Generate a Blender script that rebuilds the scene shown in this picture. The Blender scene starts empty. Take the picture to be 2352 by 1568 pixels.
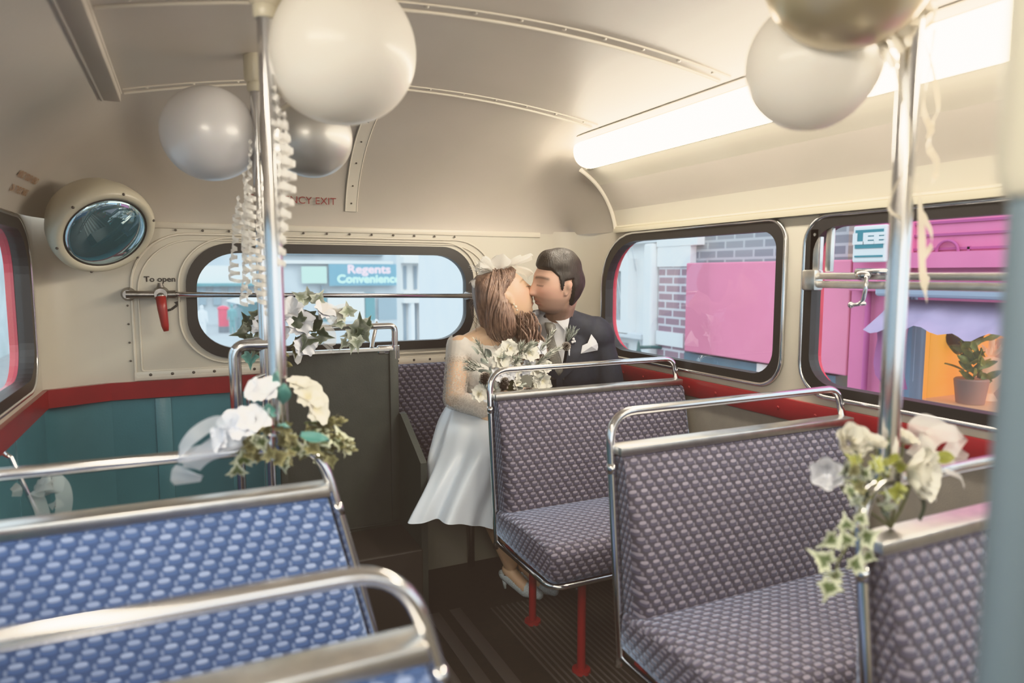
import bpy, bmesh, math, random
from math import sin, cos, pi, radians, sqrt, exp, floor
from mathutils import Vector, Matrix, Quaternion, noise
from mathutils.bvhtree import BVHTree

random.seed(11)
V = Vector
SC = bpy.context.scene
COL = SC.collection

# ------------------------------------------------------------------ camera
YAW, PIT, CAMZ, FPX = radians(25.4), radians(-5.68), 1.28, 1568.0
cam_d = bpy.data.cameras.new('camera')
cam = bpy.data.objects.new('camera', cam_d)
COL.objects.link(cam)
cam.location = (0, 0, CAMZ)
cam.rotation_euler = (radians(90) + PIT, 0, -YAW)
cam_d.sensor_width = 36.0
cam_d.lens = 24.0
cam_d.clip_start = 0.02
cam_d.clip_end = 300
cam_d.dof.use_dof = True
cam_d.dof.focus_distance = 2.75
cam_d.dof.aperture_fstop = 2.2
SC.camera = cam
_f = V((sin(YAW) * cos(PIT), cos(YAW) * cos(PIT), sin(PIT)))
_r = V((cos(YAW), -sin(YAW), 0))
_u = _r.cross(_f)
_o = V((0, 0, CAMZ))
def ray(x, y): return _f + _r * ((x - 1176) / FPX) - _u * ((y - 784) / FPX)
def onx(x, y, X): r = ray(x, y); return _o + r * (X / r.x)
def ony(x, y, Y): r = ray(x, y); return _o + r * (Y / r.y)
def onz(x, y, Z): r = ray(x, y); return _o + r * ((Z - CAMZ) / r.z)

# ------------------------------------------------------------------ materials
def mat(name, color=(.8, .8, .8), rough=.5, metal=0.0, **kw):
    m = bpy.data.materials.new(name)
    m.use_nodes = True
    b = m.node_tree.nodes['Principled BSDF']
    b.inputs['Base Color'].default_value = (*color, 1)
    b.inputs['Roughness'].default_value = rough
    b.inputs['Metallic'].default_value = metal
    for k, v in kw.items():
        b.inputs[k].default_value = v
    return m
def N(m, kind, **kw):
    n = m.node_tree.nodes.new(kind)
    for k, v in kw.items(): setattr(n, k, v)
    return n
def L(m, a, b): m.node_tree.links.new(a, b)
def bsdf(m): return m.node_tree.nodes['Principled BSDF']
def math_(m, op, a, b=None, c=None):
    n = N(m, 'ShaderNodeMath', operation=op)
    for i, v in enumerate((a, b, c)):
        if v is None: continue
        if isinstance(v, (int, float)): n.inputs[i].default_value = v
        else: L(m, v, n.inputs[i])
    return n.outputs[0]
def mixc(m, fac, a, b):
    n = N(m, 'ShaderNodeMix', data_type='RGBA')
    if isinstance(fac, (int, float)): n.inputs['Factor'].default_value = fac
    else: L(m, fac, n.inputs['Factor'])
    for v, s in ((a, 6), (b, 7)):
        if isinstance(v, tuple): n.inputs[s].default_value = (*v, 1)
        else: L(m, v, n.inputs[s])
    return n.outputs[2]
def noise_tex(m, scale, detail=2, coord='Object', vscale=None):
    tc = N(m, 'ShaderNodeTexCoord')
    n = N(m, 'ShaderNodeTexNoise')
    n.inputs['Scale'].default_value = scale
    n.inputs['Detail'].default_value = detail
    out = tc.outputs[coord]
    if vscale:
        mp = N(m, 'ShaderNodeMapping'); mp.inputs['Scale'].default_value = vscale
        L(m, out, mp.inputs[0]); out = mp.outputs[0]
    L(m, out, n.inputs['Vector'])
    return n.outputs['Fac']
def mottle(m, c1, c2, scale=6, detail=3, bump=0.0, bscale=None, vscale=None):
    f = noise_tex(m, scale, detail, vscale=vscale)
    r = N(m, 'ShaderNodeMapRange'); r.inputs[1].default_value = .35; r.inputs[2].default_value = .65
    L(m, f, r.inputs[0])
    L(m, mixc(m, r.outputs[0], c1, c2), bsdf(m).inputs['Base Color'])
    if bump:
        b = N(m, 'ShaderNodeBump'); b.inputs['Strength'].default_value = bump; b.inputs['Distance'].default_value = .004
        L(m, noise_tex(m, bscale or scale * 8, 2), b.inputs['Height'])
        L(m, b.outputs[0], bsdf(m).inputs['Normal'])
    return m
def emis(name, color, strength):
    m = mat(name, color, .5)
    bsdf(m).inputs['Emission Color'].default_value = (*color, 1)
    bsdf(m).inputs['Emission Strength'].default_value = strength
    return m
def sheer(name, color, alpha, rough=.5, pattern=None):
    """thin see-through cloth: part transparent, part translucent"""
    m = mat(name, color, rough)
    nt = m.node_tree
    out = nt.nodes['Material Output']
    tr = N(m, 'ShaderNodeBsdfTransparent')
    tl = N(m, 'ShaderNodeBsdfTranslucent'); tl.inputs[0].default_value = (*color, 1)
    mx = N(m, 'ShaderNodeMixShader'); mx.inputs[0].default_value = .35
    L(m, bsdf(m).outputs[0], mx.inputs[1]); L(m, tl.outputs[0], mx.inputs[2])
    m2 = N(m, 'ShaderNodeMixShader'); m2.inputs[0].default_value = alpha
    if pattern is not None: L(m, pattern(m), m2.inputs[0])
    L(m, tr.outputs[0], m2.inputs[1]); L(m, mx.outputs[0], m2.inputs[2])
    L(m, m2.outputs[0], out.inputs[0])
    return m
def glass(name, tint=(.93, .97, .98), refl=.22, haze=.012):
    m = bpy.data.materials.new(name); m.use_nodes = True
    nt = m.node_tree
    nt.nodes.remove(nt.nodes['Principled BSDF'])
    out = nt.nodes['Material Output']
    tr = N(m, 'ShaderNodeBsdfTransparent'); tr.inputs[0].default_value = (*tint, 1)
    gl = N(m, 'ShaderNodeBsdfGlossy'); gl.inputs['Roughness'].default_value = .03
    lw = N(m, 'ShaderNodeLayerWeight'); lw.inputs[0].default_value = .25
    f = math_(m, 'MULTIPLY', lw.outputs['Fresnel'], refl)
    mx = N(m, 'ShaderNodeMixShader')
    L(m, f, mx.inputs[0]); L(m, tr.outputs[0], mx.inputs[1]); L(m, gl.outputs[0], mx.inputs[2])
    # white translucent mix that paints bright outdoor haze over the pane
    du = N(m, 'ShaderNodeBsdfTranslucent'); du.inputs[0].default_value = (.9, .93, .95, 1)
    m2 = N(m, 'ShaderNodeMixShader'); m2.inputs[0].default_value = haze
    L(m, mx.outputs[0], m2.inputs[1]); L(m, du.outputs[0], m2.inputs[2])
    L(m, m2.outputs[0], out.inputs[0])
    return m

CREAM = mottle(mat('cream_paint', rough=.32), (.57, .535, .455), (.54, .50, .42), 3, 2, .05, 60)
CEIL = mottle(mat('ceiling_paint', rough=.42), (.50, .455, .40), (.47, .43, .375), 3, 2, .06, 60)
CREAMW = mat('cream_enamel', (.54, .50, .39), .3)
BEAD = mat('bead_paint', (.66, .61, .52), .3)
CHROME = mottle(mat('chrome', rough=.13, metal=1.0), (.83, .83, .84), (.74, .75, .77), 9)
ALU = mottle(mat('aluminium', rough=.3, metal=1.0), (.78, .76, .72), (.66, .65, .63), 30, 3)
STEEL = mottle(mat('dull_steel', rough=.35, metal=1.0), (.36, .34, .33), (.25, .24, .23), 30)
RUBBER = mat('black_rubber', (.012, .011, .011), .45)
REDP = mottle(mat('red_paint', rough=.3), (.25, .010, .016), (.21, .009, .014), 8)
REDX = mat('red_bodywork', (.62, .02, .06), .25)
GREYP = mottle(mat('grey_rexine', rough=.5), (.27, .25, .215), (.24, .225, .20), 20, 3, .15, 260)
TEAL = mottle(mat('teal_rexine', rough=.33), (.060, .20, .25), (.048, .165, .21), 4, 3, .1, 120)
GREEN = mottle(mat('dark_green_panel', rough=.48), (.036, .043, .038), (.028, .035, .032), 14, 3, .15, 200)
DARKW = mat('dark_step', (.02, .017, .015), .6)
BLACK = mat('black_paint', (.01, .01, .01), .5)
WHITE = mat('white_paint', (.8, .8, .8), .5)
SCREW = mat('screw_head', (.10, .09, .08), .4, .6)
GLASS = glass('window_glass')
GLASSR = glass('rear_window_glass', haze=.07)

# ------------------------------------------------------------------ object helpers
def link(name, me, m=None, parent=None, smooth=False):
    o = bpy.data.objects.new(name, me)
    COL.objects.link(o)
    if m is not None:
        for x in (m if isinstance(m, (list, tuple)) else [m]): me.materials.append(x)
    if parent is not None:
        o.parent = parent
    if smooth:
        for p in me.polygons: p.use_smooth = True
    return o
def obj(name, bm, m=None, parent=None, smooth=False, auto=None, recalc=True):
    me = bpy.data.meshes.new(name)
    if recalc: bmesh.ops.recalc_face_normals(bm, faces=bm.faces)
    bm.to_mesh(me); bm.free()
    o = link(name, me, m, parent, smooth or auto is not None)
    if auto is not None:
        me.set_sharp_from_angle(angle=radians(auto))
    return o
def tag(o, label=None, cat=None, group=None, kind=None):
    if label: o['label'] = label
    if cat: o['category'] = cat
    if group: o['group'] = group
    if kind: o['kind'] = kind
    return o
def struct(o, label=None, cat=None):
    o['kind'] = 'structure'
    if label: o['label'] = label
    if cat: o['category'] = cat
    return o
def empty(name, loc, label=None, cat=None, group=None):
    o = bpy.data.objects.new(name, None)
    o.empty_display_size = .05
    COL.objects.link(o); o.location = loc
    tag(o, label, cat, group)
    return o
def dup(root, loc, label=None, group=None):
    r = root.copy(); COL.objects.link(r); r.location = loc
    if label: r['label'] = label
    if group: r['group'] = group
    for ch in list(root.children):
        c = ch.copy(); COL.objects.link(c); c.parent = r
        for g in list(ch.children):
            d = g.copy(); COL.objects.link(d); d.parent = c
    return r
def BM(): return bmesh.new()

# ------------------------------------------------------------------ shape helpers
def add_box(bm, lo, hi, bev=0, M=None):
    b = bmesh.new()
    bmesh.ops.create_cube(b, size=1)
    for v in b.verts:
        v.co = V([lo[i] + (hi[i] - lo[i]) * (v.co[i] + .5) for i in range(3)])
    if bev:
        bmesh.ops.bevel(b, geom=b.edges[:], offset=bev, segments=2, profile=.5, affect='EDGES')
    merge(bm, b, M)
def merge(bm, b, M=None):
    mp = {}
    uv1 = b.loops.layers.uv.active
    uv2 = bm.loops.layers.uv.active if uv1 else None
    if uv1 and not uv2: uv2 = bm.loops.layers.uv.new('UVMap')
    for v in b.verts:
        mp[v] = bm.verts.new(M @ v.co if M else v.co)
    for f in b.faces:
        try: nf = bm.faces.new([mp[v] for v in f.verts])
        except ValueError: continue
        nf.smooth = f.smooth; nf.material_index = f.material_index
        if uv1:
            for l1, l2 in zip(f.loops, nf.loops): l2[uv2].uv = l1[uv1].uv
    b.free()
def add_tube(bm, pts, r, seg=10, closed=False, caps=True, M=None):
    pts = [V(p) for p in pts]
    n = len(pts)
    rr = r if isinstance(r, (list, tuple)) else [r] * n
    tans = []
    for i in range(n):
        a = pts[(i - 1) % n] if (closed or i > 0) else pts[i]
        b = pts[(i + 1) % n] if (closed or i < n - 1) else pts[i]
        t = (b - a)
        tans.append(t.normalized() if t.length > 1e-9 else V((0, 0, 1)))
    t0 = tans[0]
    up = V((0, 0, 1)) if abs(t0.z) < .9 else V((1, 0, 0))
    nrm = (up - t0 * up.dot(t0)).normalized()
    rings = []
    for i in range(n):
        if i:
            q = tans[i - 1].rotation_difference(tans[i])
            nrm = q @ nrm
            nrm = (nrm - tans[i] * nrm.dot(tans[i])).normalized()
        bn = tans[i].cross(nrm)
        ring = []
        for k in range(seg):
            a = 2 * pi * k / seg
            p = pts[i] + (nrm * cos(a) + bn * sin(a)) * rr[i]
            ring.append(bm.verts.new(M @ p if M else p))
        rings.append(ring)
    m = n if closed else n - 1
    for i in range(m):
        A, B = rings[i], rings[(i + 1) % n]
        for k in range(seg):
            f = bm.faces.new((A[k], A[(k + 1) % seg], B[(k + 1) % seg], B[k])); f.smooth = True
    if caps and not closed:
        bm.faces.new(rings[0][::-1]); bm.faces.new(rings[-1])
def fillet(pts, rad, n=8):
    """polyline with rounded corners"""
    pts = [V(p) for p in pts]
    out = [pts[0]]
    for i in range(1, len(pts) - 1):
        r = rad[i - 1] if isinstance(rad, (list, tuple)) else rad
        p, a, b = pts[i], (pts[i - 1] - pts[i]), (pts[i + 1] - pts[i])
        la, lb = a.length, b.length
        a.normalize(); b.normalize()
        ang = a.angle(b)
        d = min(r / math.tan(ang / 2), la * .49, lb * .49)
        for k in range(n + 1):
            t = k / n
            q = (p + a * d) * (1 - t) ** 2 + p * 2 * t * (1 - t) + (p + b * d) * t * t
            out.append(q)
    out.append(pts[-1])
    return out
def smooth_path(ctrl, n=8):
    """Catmull-Rom through the points"""
    P = [V(p) for p in ctrl]
    P = [P[0] * 2 - P[1]] + P + [P[-1] * 2 - P[-2]]
    out = []
    for i in range(1, len(P) - 2):
        for k in range(n):
            t = k / n
            a, b, c, d = P[i - 1], P[i], P[i + 1], P[i + 2]
            out.append(.5 * ((2 * b) + (c - a) * t + (2 * a - 5 * b + 4 * c - d) * t * t + (3 * b - a - 3 * c + d) * t ** 3))
    out.append(P[-2])
    return out
def add_lathe(bm, prof, seg=24, M=None, smooth=True):
    """profile (r, z) about local z"""
    rings = []
    for r, z in prof:
        if r < 1e-6:
            p = V((0, 0, z)); rings.append([bm.verts.new(M @ p if M else p)])
        else:
            rr = []
            for k in range(seg):
                a = 2 * pi * k / seg
                p = V((r * cos(a), r * sin(a), z))
                rr.append(bm.verts.new(M @ p if M else p))
            rings.append(rr)
    for A, B in zip(rings, rings[1:]):
        for k in range(seg):
            if len(A) == 1 and len(B) == 1: continue
            if len(A) == 1: vs = (A[0], B[k], B[(k + 1) % seg])
            elif len(B) == 1: vs = (A[k], A[(k + 1) % seg], B[0])
            else: vs = (A[k], A[(k + 1) % seg], B[(k + 1) % seg], B[k])
            f = bm.faces.new(vs); f.smooth = smooth
def rrect(x0, x1, y0, y1, r, n=8):
    """rounded rectangle; r = one radius or (bl, br, tr, tl)"""
    if not isinstance(r, (tuple, list)): r = (r,) * 4
    cs = ((x0, y0, r[0], pi), (x1, y0, r[1], 1.5 * pi), (x1, y1, r[2], 0), (x0, y1, r[3], .5 * pi))
    out = []
    for (x, y, q, a0), (sx, sy) in zip(cs, ((1, 1), (-1, 1), (-1, -1), (1, -1))):
        if q < 1e-6: out.append((x, y)); continue
        for k in range(n + 1):
            a = a0 + pi / 2 * k / n
            out.append((x + sx * q + q * cos(a), y + sy * q + q * sin(a)))
    return out
def add_plate(bm, loops, d0, d1, fn):
    """flat plate with holes: loops of 2-D points, extruded from depth d0 to d1, fn(a, b, d) -> 3-D"""
    t = bmesh.new()
    for lp in loops:
        vs = [t.verts.new((a, b, 0)) for a, b in lp]
        for i in range(len(vs)): t.edges.new((vs[i], vs[(i + 1) % len(vs)]))
    bmesh.ops.triangle_fill(t, use_beauty=True, edges=t.edges[:])
    for d, flip in ((d0, False), (d1, True)):
        mp = {v: bm.verts.new(fn(v.co.x, v.co.y, d)) for v in t.verts}
        for f in t.faces:
            vs = [mp[v] for v in f.verts]
            bm.faces.new(vs[::-1] if flip else vs)
        if d == d0: A = mp
        else: B = mp
    for e in t.edges:
        if len(e.link_faces) == 1:
            a, b = e.verts
            try: bm.faces.new((A[a], A[b], B[b], B[a]))
            except ValueError: pass
    t.free()
def text_mesh(name, body, size, fn, m, parent=None, depth=.0008, align='CENTER', bold=0.0, sx=1.0, spacing=1.0):
    cu = bpy.data.curves.new(name, 'FONT')
    cu.body = body; cu.size = size; cu.align_x = align; cu.align_y = 'CENTER'
    cu.offset = bold; cu.space_character = spacing; cu.resolution_u = 4
    o = bpy.data.objects.new(name, cu); COL.objects.link(o)
    bpy.context.view_layer.update()
    dg = bpy.context.evaluated_depsgraph_get()
    me = bpy.data.meshes.new_from_object(o.evaluated_get(dg))
    bpy.data.objects.remove(o)
    for v in me.vertices: v.co = fn(v.co.x * sx, v.co.y)
    me.materials.clear()
    return link(name, me, m, parent)
def remeshed(name, bm, voxel, m, parent=None, smooth_it=3, keep=None, disp=None):
    """fuse overlapping closed shapes into one continuous skin"""
    me = bpy.data.meshes.new(name + '_src'); bm.to_mesh(me); bm.free()
    o = bpy.data.objects.new(name + '_src', me); COL.objects.link(o)
    md = o.modifiers.new('r', 'REMESH'); md.mode = 'VOXEL'; md.voxel_size = voxel; md.use_smooth_shade = True
    if smooth_it:
        s = o.modifiers.new('s', 'SMOOTH'); s.factor = .5; s.iterations = smooth_it
    bpy.context.view_layer.update()
    dg = bpy.context.evaluated_depsgraph_get()
    m2 = bpy.data.meshes.new_from_object(o.evaluated_get(dg))
    bpy.data.objects.remove(o); bpy.data.meshes.remove(me)
    m2.name = name
    if keep or disp:
        b = bmesh.new(); b.from_mesh(m2)
        if disp:
            b.normal_update()
            nn = [(v, disp(v.co, v.normal)) for v in b.verts]
            for v, d in nn: v.co = v.co + d
        if keep:
            bad = [v for v in b.verts if not keep(v.co)]
            bmesh.ops.delete(b, geom=bad, context='VERTS')
        b.to_mesh(m2); b.free()
    m2.materials.clear()
    return link(name, m2, m, parent, True)
def add_capsule(bm, p0, r0, p1, r1, seg=20, sq=None):
    """closed tapered capsule; sq=(axis, k) flattens across a world axis"""
    p0, p1 = V(p0), V(p1)
    t = (p1 - p0); ln = t.length
    q = V((0, 0, 1)).rotation_difference(t.normalized()) if ln > 1e-6 else Quaternion()
    prof = [(0, -r0)]
    for k in range(1, 7): a = -pi / 2 + pi / 2 * k / 6; prof.append((r0 * cos(a), r0 * sin(a)))
    for k in range(0, 6): a = pi / 2 * k / 6; prof.append((r1 * cos(a), ln + r1 * sin(a)))
    prof.append((0, ln + r1))
    b = bmesh.new()
    add_lathe(b, prof, seg)
    M = Matrix.Translation(p0) @ q.to_matrix().to_4x4()
    merge(bm, b, M)
def add_ellipsoid(bm, c, r, rot=None, seg=24):
    b = bmesh.new()
    bmesh.ops.create_uvsphere(b, u_segments=seg, v_segments=seg // 2, radius=1)
    M = Matrix.Translation(V(c)) @ (rot.to_4x4() if rot else Matrix.Identity(4)) @ Matrix.Diagonal((*r, 1))
    merge(bm, b, M)
def frame(pos, direction, up=(0, 0, 1)):
    """matrix with local z along direction"""
    z = V(direction).normalized(); u = V(up)
    x = u.cross(z)
    if x.length < 1e-4: x = V((1, 0, 0)).cross(z)
    x.normalize(); y = z.cross(x)
    M = Matrix((x, y, z)).transposed().to_4x4()
    M.translation = V(pos)
    return M
def sstep(a, b, x):
    t = max(0., min(1., (x - a) / (b - a))); return t * t * (3 - 2 * t)
# ================================================================== THE BUS (setting)
XL, XR, XC, YR, ZT = -.475, 1.78, .6525, 2.95, 1.47
Y0 = -1.3
TZ0, TZ1 = .80, .87

# ---- moquette
def moquette(name, dark, mid, light, pale_top):
    m = mat(name, dark, .85)
    uv = N(m, 'ShaderNodeUVMap'); sp = N(m, 'ShaderNodeSeparateXYZ'); L(m, uv.outputs[0], sp.inputs[0])
    v = math_(m, 'DIVIDE', sp.outputs[1], .0185)
    row = math_(m, 'FLOOR', v)
    u = math_(m, 'ADD', math_(m, 'DIVIDE', sp.outputs[0], .031), math_(m, 'MULTIPLY', row, .3667))
    fx = math_(m, 'SUBTRACT', math_(m, 'FRACT', u), .5)
    fy = math_(m, 'SUBTRACT', math_(m, 'FRACT', v), .5)
    def ell(cx, cy, rx, ry, soft=.45):
        a = math_(m, 'POWER', math_(m, 'ABSOLUTE', math_(m, 'DIVIDE', math_(m, 'SUBTRACT', fx, cx), rx)), 2.6)
        b = math_(m, 'POWER', math_(m, 'ABSOLUTE', math_(m, 'DIVIDE', math_(m, 'SUBTRACT', fy, cy), ry)), 2.6)
        r = N(m, 'ShaderNodeMapRange', interpolation_type='SMOOTHSTEP')
        r.inputs[1].default_value = 1 + soft; r.inputs[2].default_value = 1 - soft
        L(m, math_(m, 'ADD', a, b), r.inputs[0]); return r.outputs[0]
    block = ell(-.02, -.12, .36, .36, .5)
    cap = ell(-.02, .17, .30, .25, .45)
    tick = ell(.40, -.22, .09, .26, .6)
    c = mixc(m, math_(m, 'MULTIPLY', block, .85), dark, mid)
    c = mixc(m, math_(m, 'MULTIPLY', tick, .55), c, light)
    wn = N(m, 'ShaderNodeTexWhiteNoise', noise_dimensions='2D'); cbx = N(m, 'ShaderNodeCombineXYZ'); L(m, math_(m, 'FLOOR', u), cbx.inputs[0]); L(m, row, cbx.inputs[1]); L(m, cbx.outputs[0], wn.inputs['Vector'])
    wear = math_(m, 'ADD', .58, math_(m, 'MULTIPLY', wn.outputs['Value'], .42))
    c = mixc(m, math_(m, 'MULTIPLY', cap, wear), c, light)
    # slight wear: broad brightening by noise
    nz = noise_tex(m, 5, 2)
    c = mixc(m, math_(m, 'MULTIPLY', nz, .12), c, light)
    L(m, c, bsdf(m).inputs['Base Color'])
    h = math_(m, 'ADD', math_(m, 'MULTIPLY', cap, 1.0), math_(m, 'MULTIPLY', block, .5))
    bp = N(m, 'ShaderNodeBump'); bp.inputs['Strength'].default_value = .5; bp.inputs['Distance'].default_value = .003
    L(m, h, bp.inputs['Height']); L(m, bp.outputs[0], bsdf(m).inputs['Normal'])
    bsdf(m).inputs['Sheen Weight'].default_value = 1.0
    bsdf(m).inputs['Sheen Roughness'].default_value = .35
    bsdf(m).inputs['Sheen Tint'].default_value = (.50, .68, 1.0, 1)
    return m
MOQ_R = moquette('moquette_plum', (.038, .034, .052), (.068, .065, .112), (.255, .235, .295), 0)
MOQ_L = moquette('moquette_daylit', (.020, .062, .18), (.050, .115, .30), (.29, .37, .57), 0)  # same fabric as the right seats, cool window daylight put into its colours

# ---- roof shell: arched ceiling running into a domed rear end
def zp(x): return 1.90 - .13 * (x - .75) ** 2
PROF = [(XR, ZT)]
for k in range(1, 7):
    t = k / 6
    p0, p1, p2 = V((XR + .01, ZT)), V((1.735, 1.63)), V((1.60, 1.745))
    q = p0 * (1 - t) ** 2 + p1 * 2 * t * (1 - t) + p2 * t * t
    PROF.append((q.x, q.y))
PROF += [(1.56, 1.79), (1.51, 1.82)]
for k in range(41):
    x = 1.45 + (-.15 - 1.45) * k / 40
    PROF.append((x, zp(x)))
PROF.append((-.20, 1.77)); PROF.append((-.25, 1.73))
for k in range(1, 7):
    t = k / 6
    p0, p1, p2 = V((-.28, 1.71)), V((-.425, 1.62)), V((XL, ZT))
    q = p0 * (1 - t) ** 2 + p1 * 2 * t * (1 - t) + p2 * t * t
    PROF.append((q.x, q.y))
def roof_pt(x, z, Y):
    side = sstep(.70, 1.0, abs(x - XC))
    y0 = 2.30 + side * .34
    if Y <= y0: g = 1.0
    else:
        t = min(1., (Y - y0) / (YR - y0)); g = (1 - t ** 2.0) ** (1 / 2.0)
    hx = 1 - .05 * sstep(2.62, YR, Y) ** 2
    return V((XC + (x - XC) * hx, Y, ZT + (z - ZT) * g))
def roof_z(x, Y): return roof_pt(x, zp(x), Y).z
bm = BM()
ys = [Y0 + (2.25 - Y0) * k / 24 for k in range(25)] + [2.25 + .62 * k / 22 for k in range(1, 23)] + \
     [2.87 + .08 * (1 - (1 - k / 14) ** 2) for k in range(1, 15)]
rows = [[bm.verts.new(roof_pt(x, z, Y)) for x, z in PROF] for Y in ys]
for A, B in zip(rows, rows[1:]):
    for i in range(len(PROF) - 1): bm.faces.new((A[i], A[i + 1], B[i + 1], B[i]))
ceiling = struct(obj('ceiling', bm, CEIL, smooth=True, auto=40))

# ceiling seams and ribs
def roof_strip(name, pts, w, h, m, rivets=None):
    """half-round bead lying on the roof"""
    b = BM(); add_tube(b, pts, h, 8); return struct(obj(name, b, m, smooth=True))
n_trim = 0
def trim(bm, m, smooth=True, auto=35):
    global n_trim
    n_trim += 1
    return struct(obj('trim_%d' % n_trim, bm, m, auto=auto))
for Y in (1.60, 2.30):
    b = BM()
    for off, hh in ((0, .0045), (.045, .0028)):
        pts = [V((x, Y - off, zp(x) - hh * .4)) for x in [-.14 + 1.57 * k / 30 for k in range(31)]]
        add_tube(b, pts, hh, 8)
    for k in range(13):
        x = -.08 + 1.46 * k / 12
        add_ellipsoid(b, (x, Y - .028, zp(x)), (.006, .006, .004), seg=8)
    trim(b, BEAD)
b = BM()
for dx in (0, .045):
    add_tube(b, [V((-.195 + dx, y, zp(-.17) - .018 + dx * .5)) for y in (Y0, 2.30)], .006, 8)
add_box(b, (-.197, Y0, zp(-.17) - .022), (-.148, 2.30, zp(-.17) + .01), .003)
trim(b, CEIL)
b = BM(); add_tube(b, [V((1.455, y, zp(1.455) - .001)) for y in (Y0, 2.45)], .004, 8); trim(b, BEAD)
# arched rib down the rear dome
b = BM()
ydome = [2.36 + .58 * (1 - (1 - k / 24) ** 1.6) for k in range(25)]
for x0, x1 in ((.615, .665),):
    A = [roof_pt(x0, zp(x0), y) for y in ydome]; B = [roof_pt(x1, zp(x1), y) for y in ydome]
    va = [b.verts.new(p + V((0, -.004, -.004))) for p in A]; vb = [b.verts.new(p + V((0, -.004, -.004))) for p in B]
    for i in range(len(va) - 1): b.faces.new((va[i], va[i + 1], vb[i + 1], vb[i]))
    add_tube(b, [p + V((0, -.003, -.003)) for p in A], .003, 6); add_tube(b, [p + V((0, -.003, -.003)) for p in B], .003, 6)
trim(b, BEAD)
b = BM()
for k in (3, 7, 11, 15, 19, 22):
    add_ellipsoid(b, roof_pt(.64, zp(.64), ydome[k]) + V((0, -.005, -.004)), (.004, .004, .004), seg=8)
trim(b, SCREW)

# right-hand cove panel with its end strip and sill ledge
cove = []
for k in range(13):
    t = k / 12
    p0, p1, p2 = V((1.772, 1.486)), V((1.742, 1.65)), V((1.585, 1.735))
    q = p0 * (1 - t) ** 2 + p1 * 2 * t * (1 - t) + p2 * t * t
    cove.append((q.x, q.y))
b = BM()
rows = [[b.verts.new((x, y, z)) for x, z in cove] for y in (Y0, 2.63)]
for i in range(12): b.faces.new((rows[0][i], rows[0][i + 1], rows[1][i + 1], rows[1][i]))
struct(obj('ceiling_cove', b, CREAM, smooth=True))
b = BM(); add_tube(b, [V((x - .004, 2.628, z - .002)) for x, z in cove], .010, 8); trim(b, BEAD)
b = BM(); add_tube(b, [V((1.768, y, 1.486)) for y in (Y0, 2.63)], .008, 8)
add_box(b, (1.755, Y0, 1.462), (1.80, 2.63, 1.482), .002); trim(b, CREAMW)

# ---- side walls with window openings
WZ0, WZ1 = .905, 1.452
RW1 = rrect(1.655, 2.735, WZ0, WZ1, (.10, .16, .24, .07))
RW2 = rrect(.45, 1.565, WZ0, WZ1, (.09, .10, .09, .09))
RW3 = rrect(-.75, .36, WZ0, WZ1, .09)
def fr(a, b, d): return V((XR + d, a, b))
def fl(a, b, d): return V((XL - d, a, b))
b = BM(); add_plate(b, [rrect(Y0, 2.80, TZ1, ZT + .02, 0), RW1, RW2, RW3], 0, .05, fr)
wall_right = struct(obj('wall_right', b, CREAM))
LW1 = rrect(1.70, 2.735, WZ0, WZ1, (.08, .13, .16, .08))
LW2 = rrect(.45, 1.60, WZ0, WZ1, .09)
LW3 = rrect(-.75, .36, WZ0, WZ1, .09)
b = BM(); add_plate(b, [rrect(Y0, 2.86, TZ1, ZT + .02, 0), LW1, LW2, LW3], 0, .05, fl)
wall_left = struct(obj('wall_left', b, CREAM))
# lower panels
b = BM(); add_box(b, (XR, Y0, 0), (XR + .05, 2.95, TZ0 + .01)); p = struct(obj('wall_right_lower', b, GREYP))
b = BM(); add_box(b, (XL - .05, Y0, -.3), (XL, 2.98, TZ0 + .01)); p = struct(obj('wall_left_lower', b, TEAL))
# red waist rail on the right, with screws; on the left and round the stairs
b = BM(); add_box(b, (XR - .012, Y0, TZ0), (XR + .02, 2.80, TZ1), .003); trim(b, REDP)
b = BM()
for k in range(14): add_ellipsoid(b, (XR - .013, .75 + k * .15, .835), (.003, .006, .006), seg=8)
trim(b, REDP)
b = BM()
pl = [(XL + .004, Y0), (XL + .004, 2.86), (XL + .20, 2.945), (.95, 2.945)]
for (x0, y0), (x1, y1) in zip(pl, pl[1:]):
    d = V((x1 - x0, y1 - y0, 0)).normalized(); nn = V((d.y, -d.x, 0)) * .012
    vs = []
    for (x, y) in ((x0, y0), (x1, y1)):
        for z in (TZ0 + .005, TZ1): vs.append(V((x, y, z)))
    q = [b.verts.new(v + nn) for v in vs]; w = [b.verts.new(v - nn) for v in vs]
    b.faces.new((q[0], q[1], q[3], q[2])); b.faces.new((w[0], w[1], w[3], w[2]))
    b.faces.new((q[1], q[3], w[3], w[1])); b.faces.new((q[0], q[2], w[2], w[0]))
trim(b, REDP)

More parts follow.
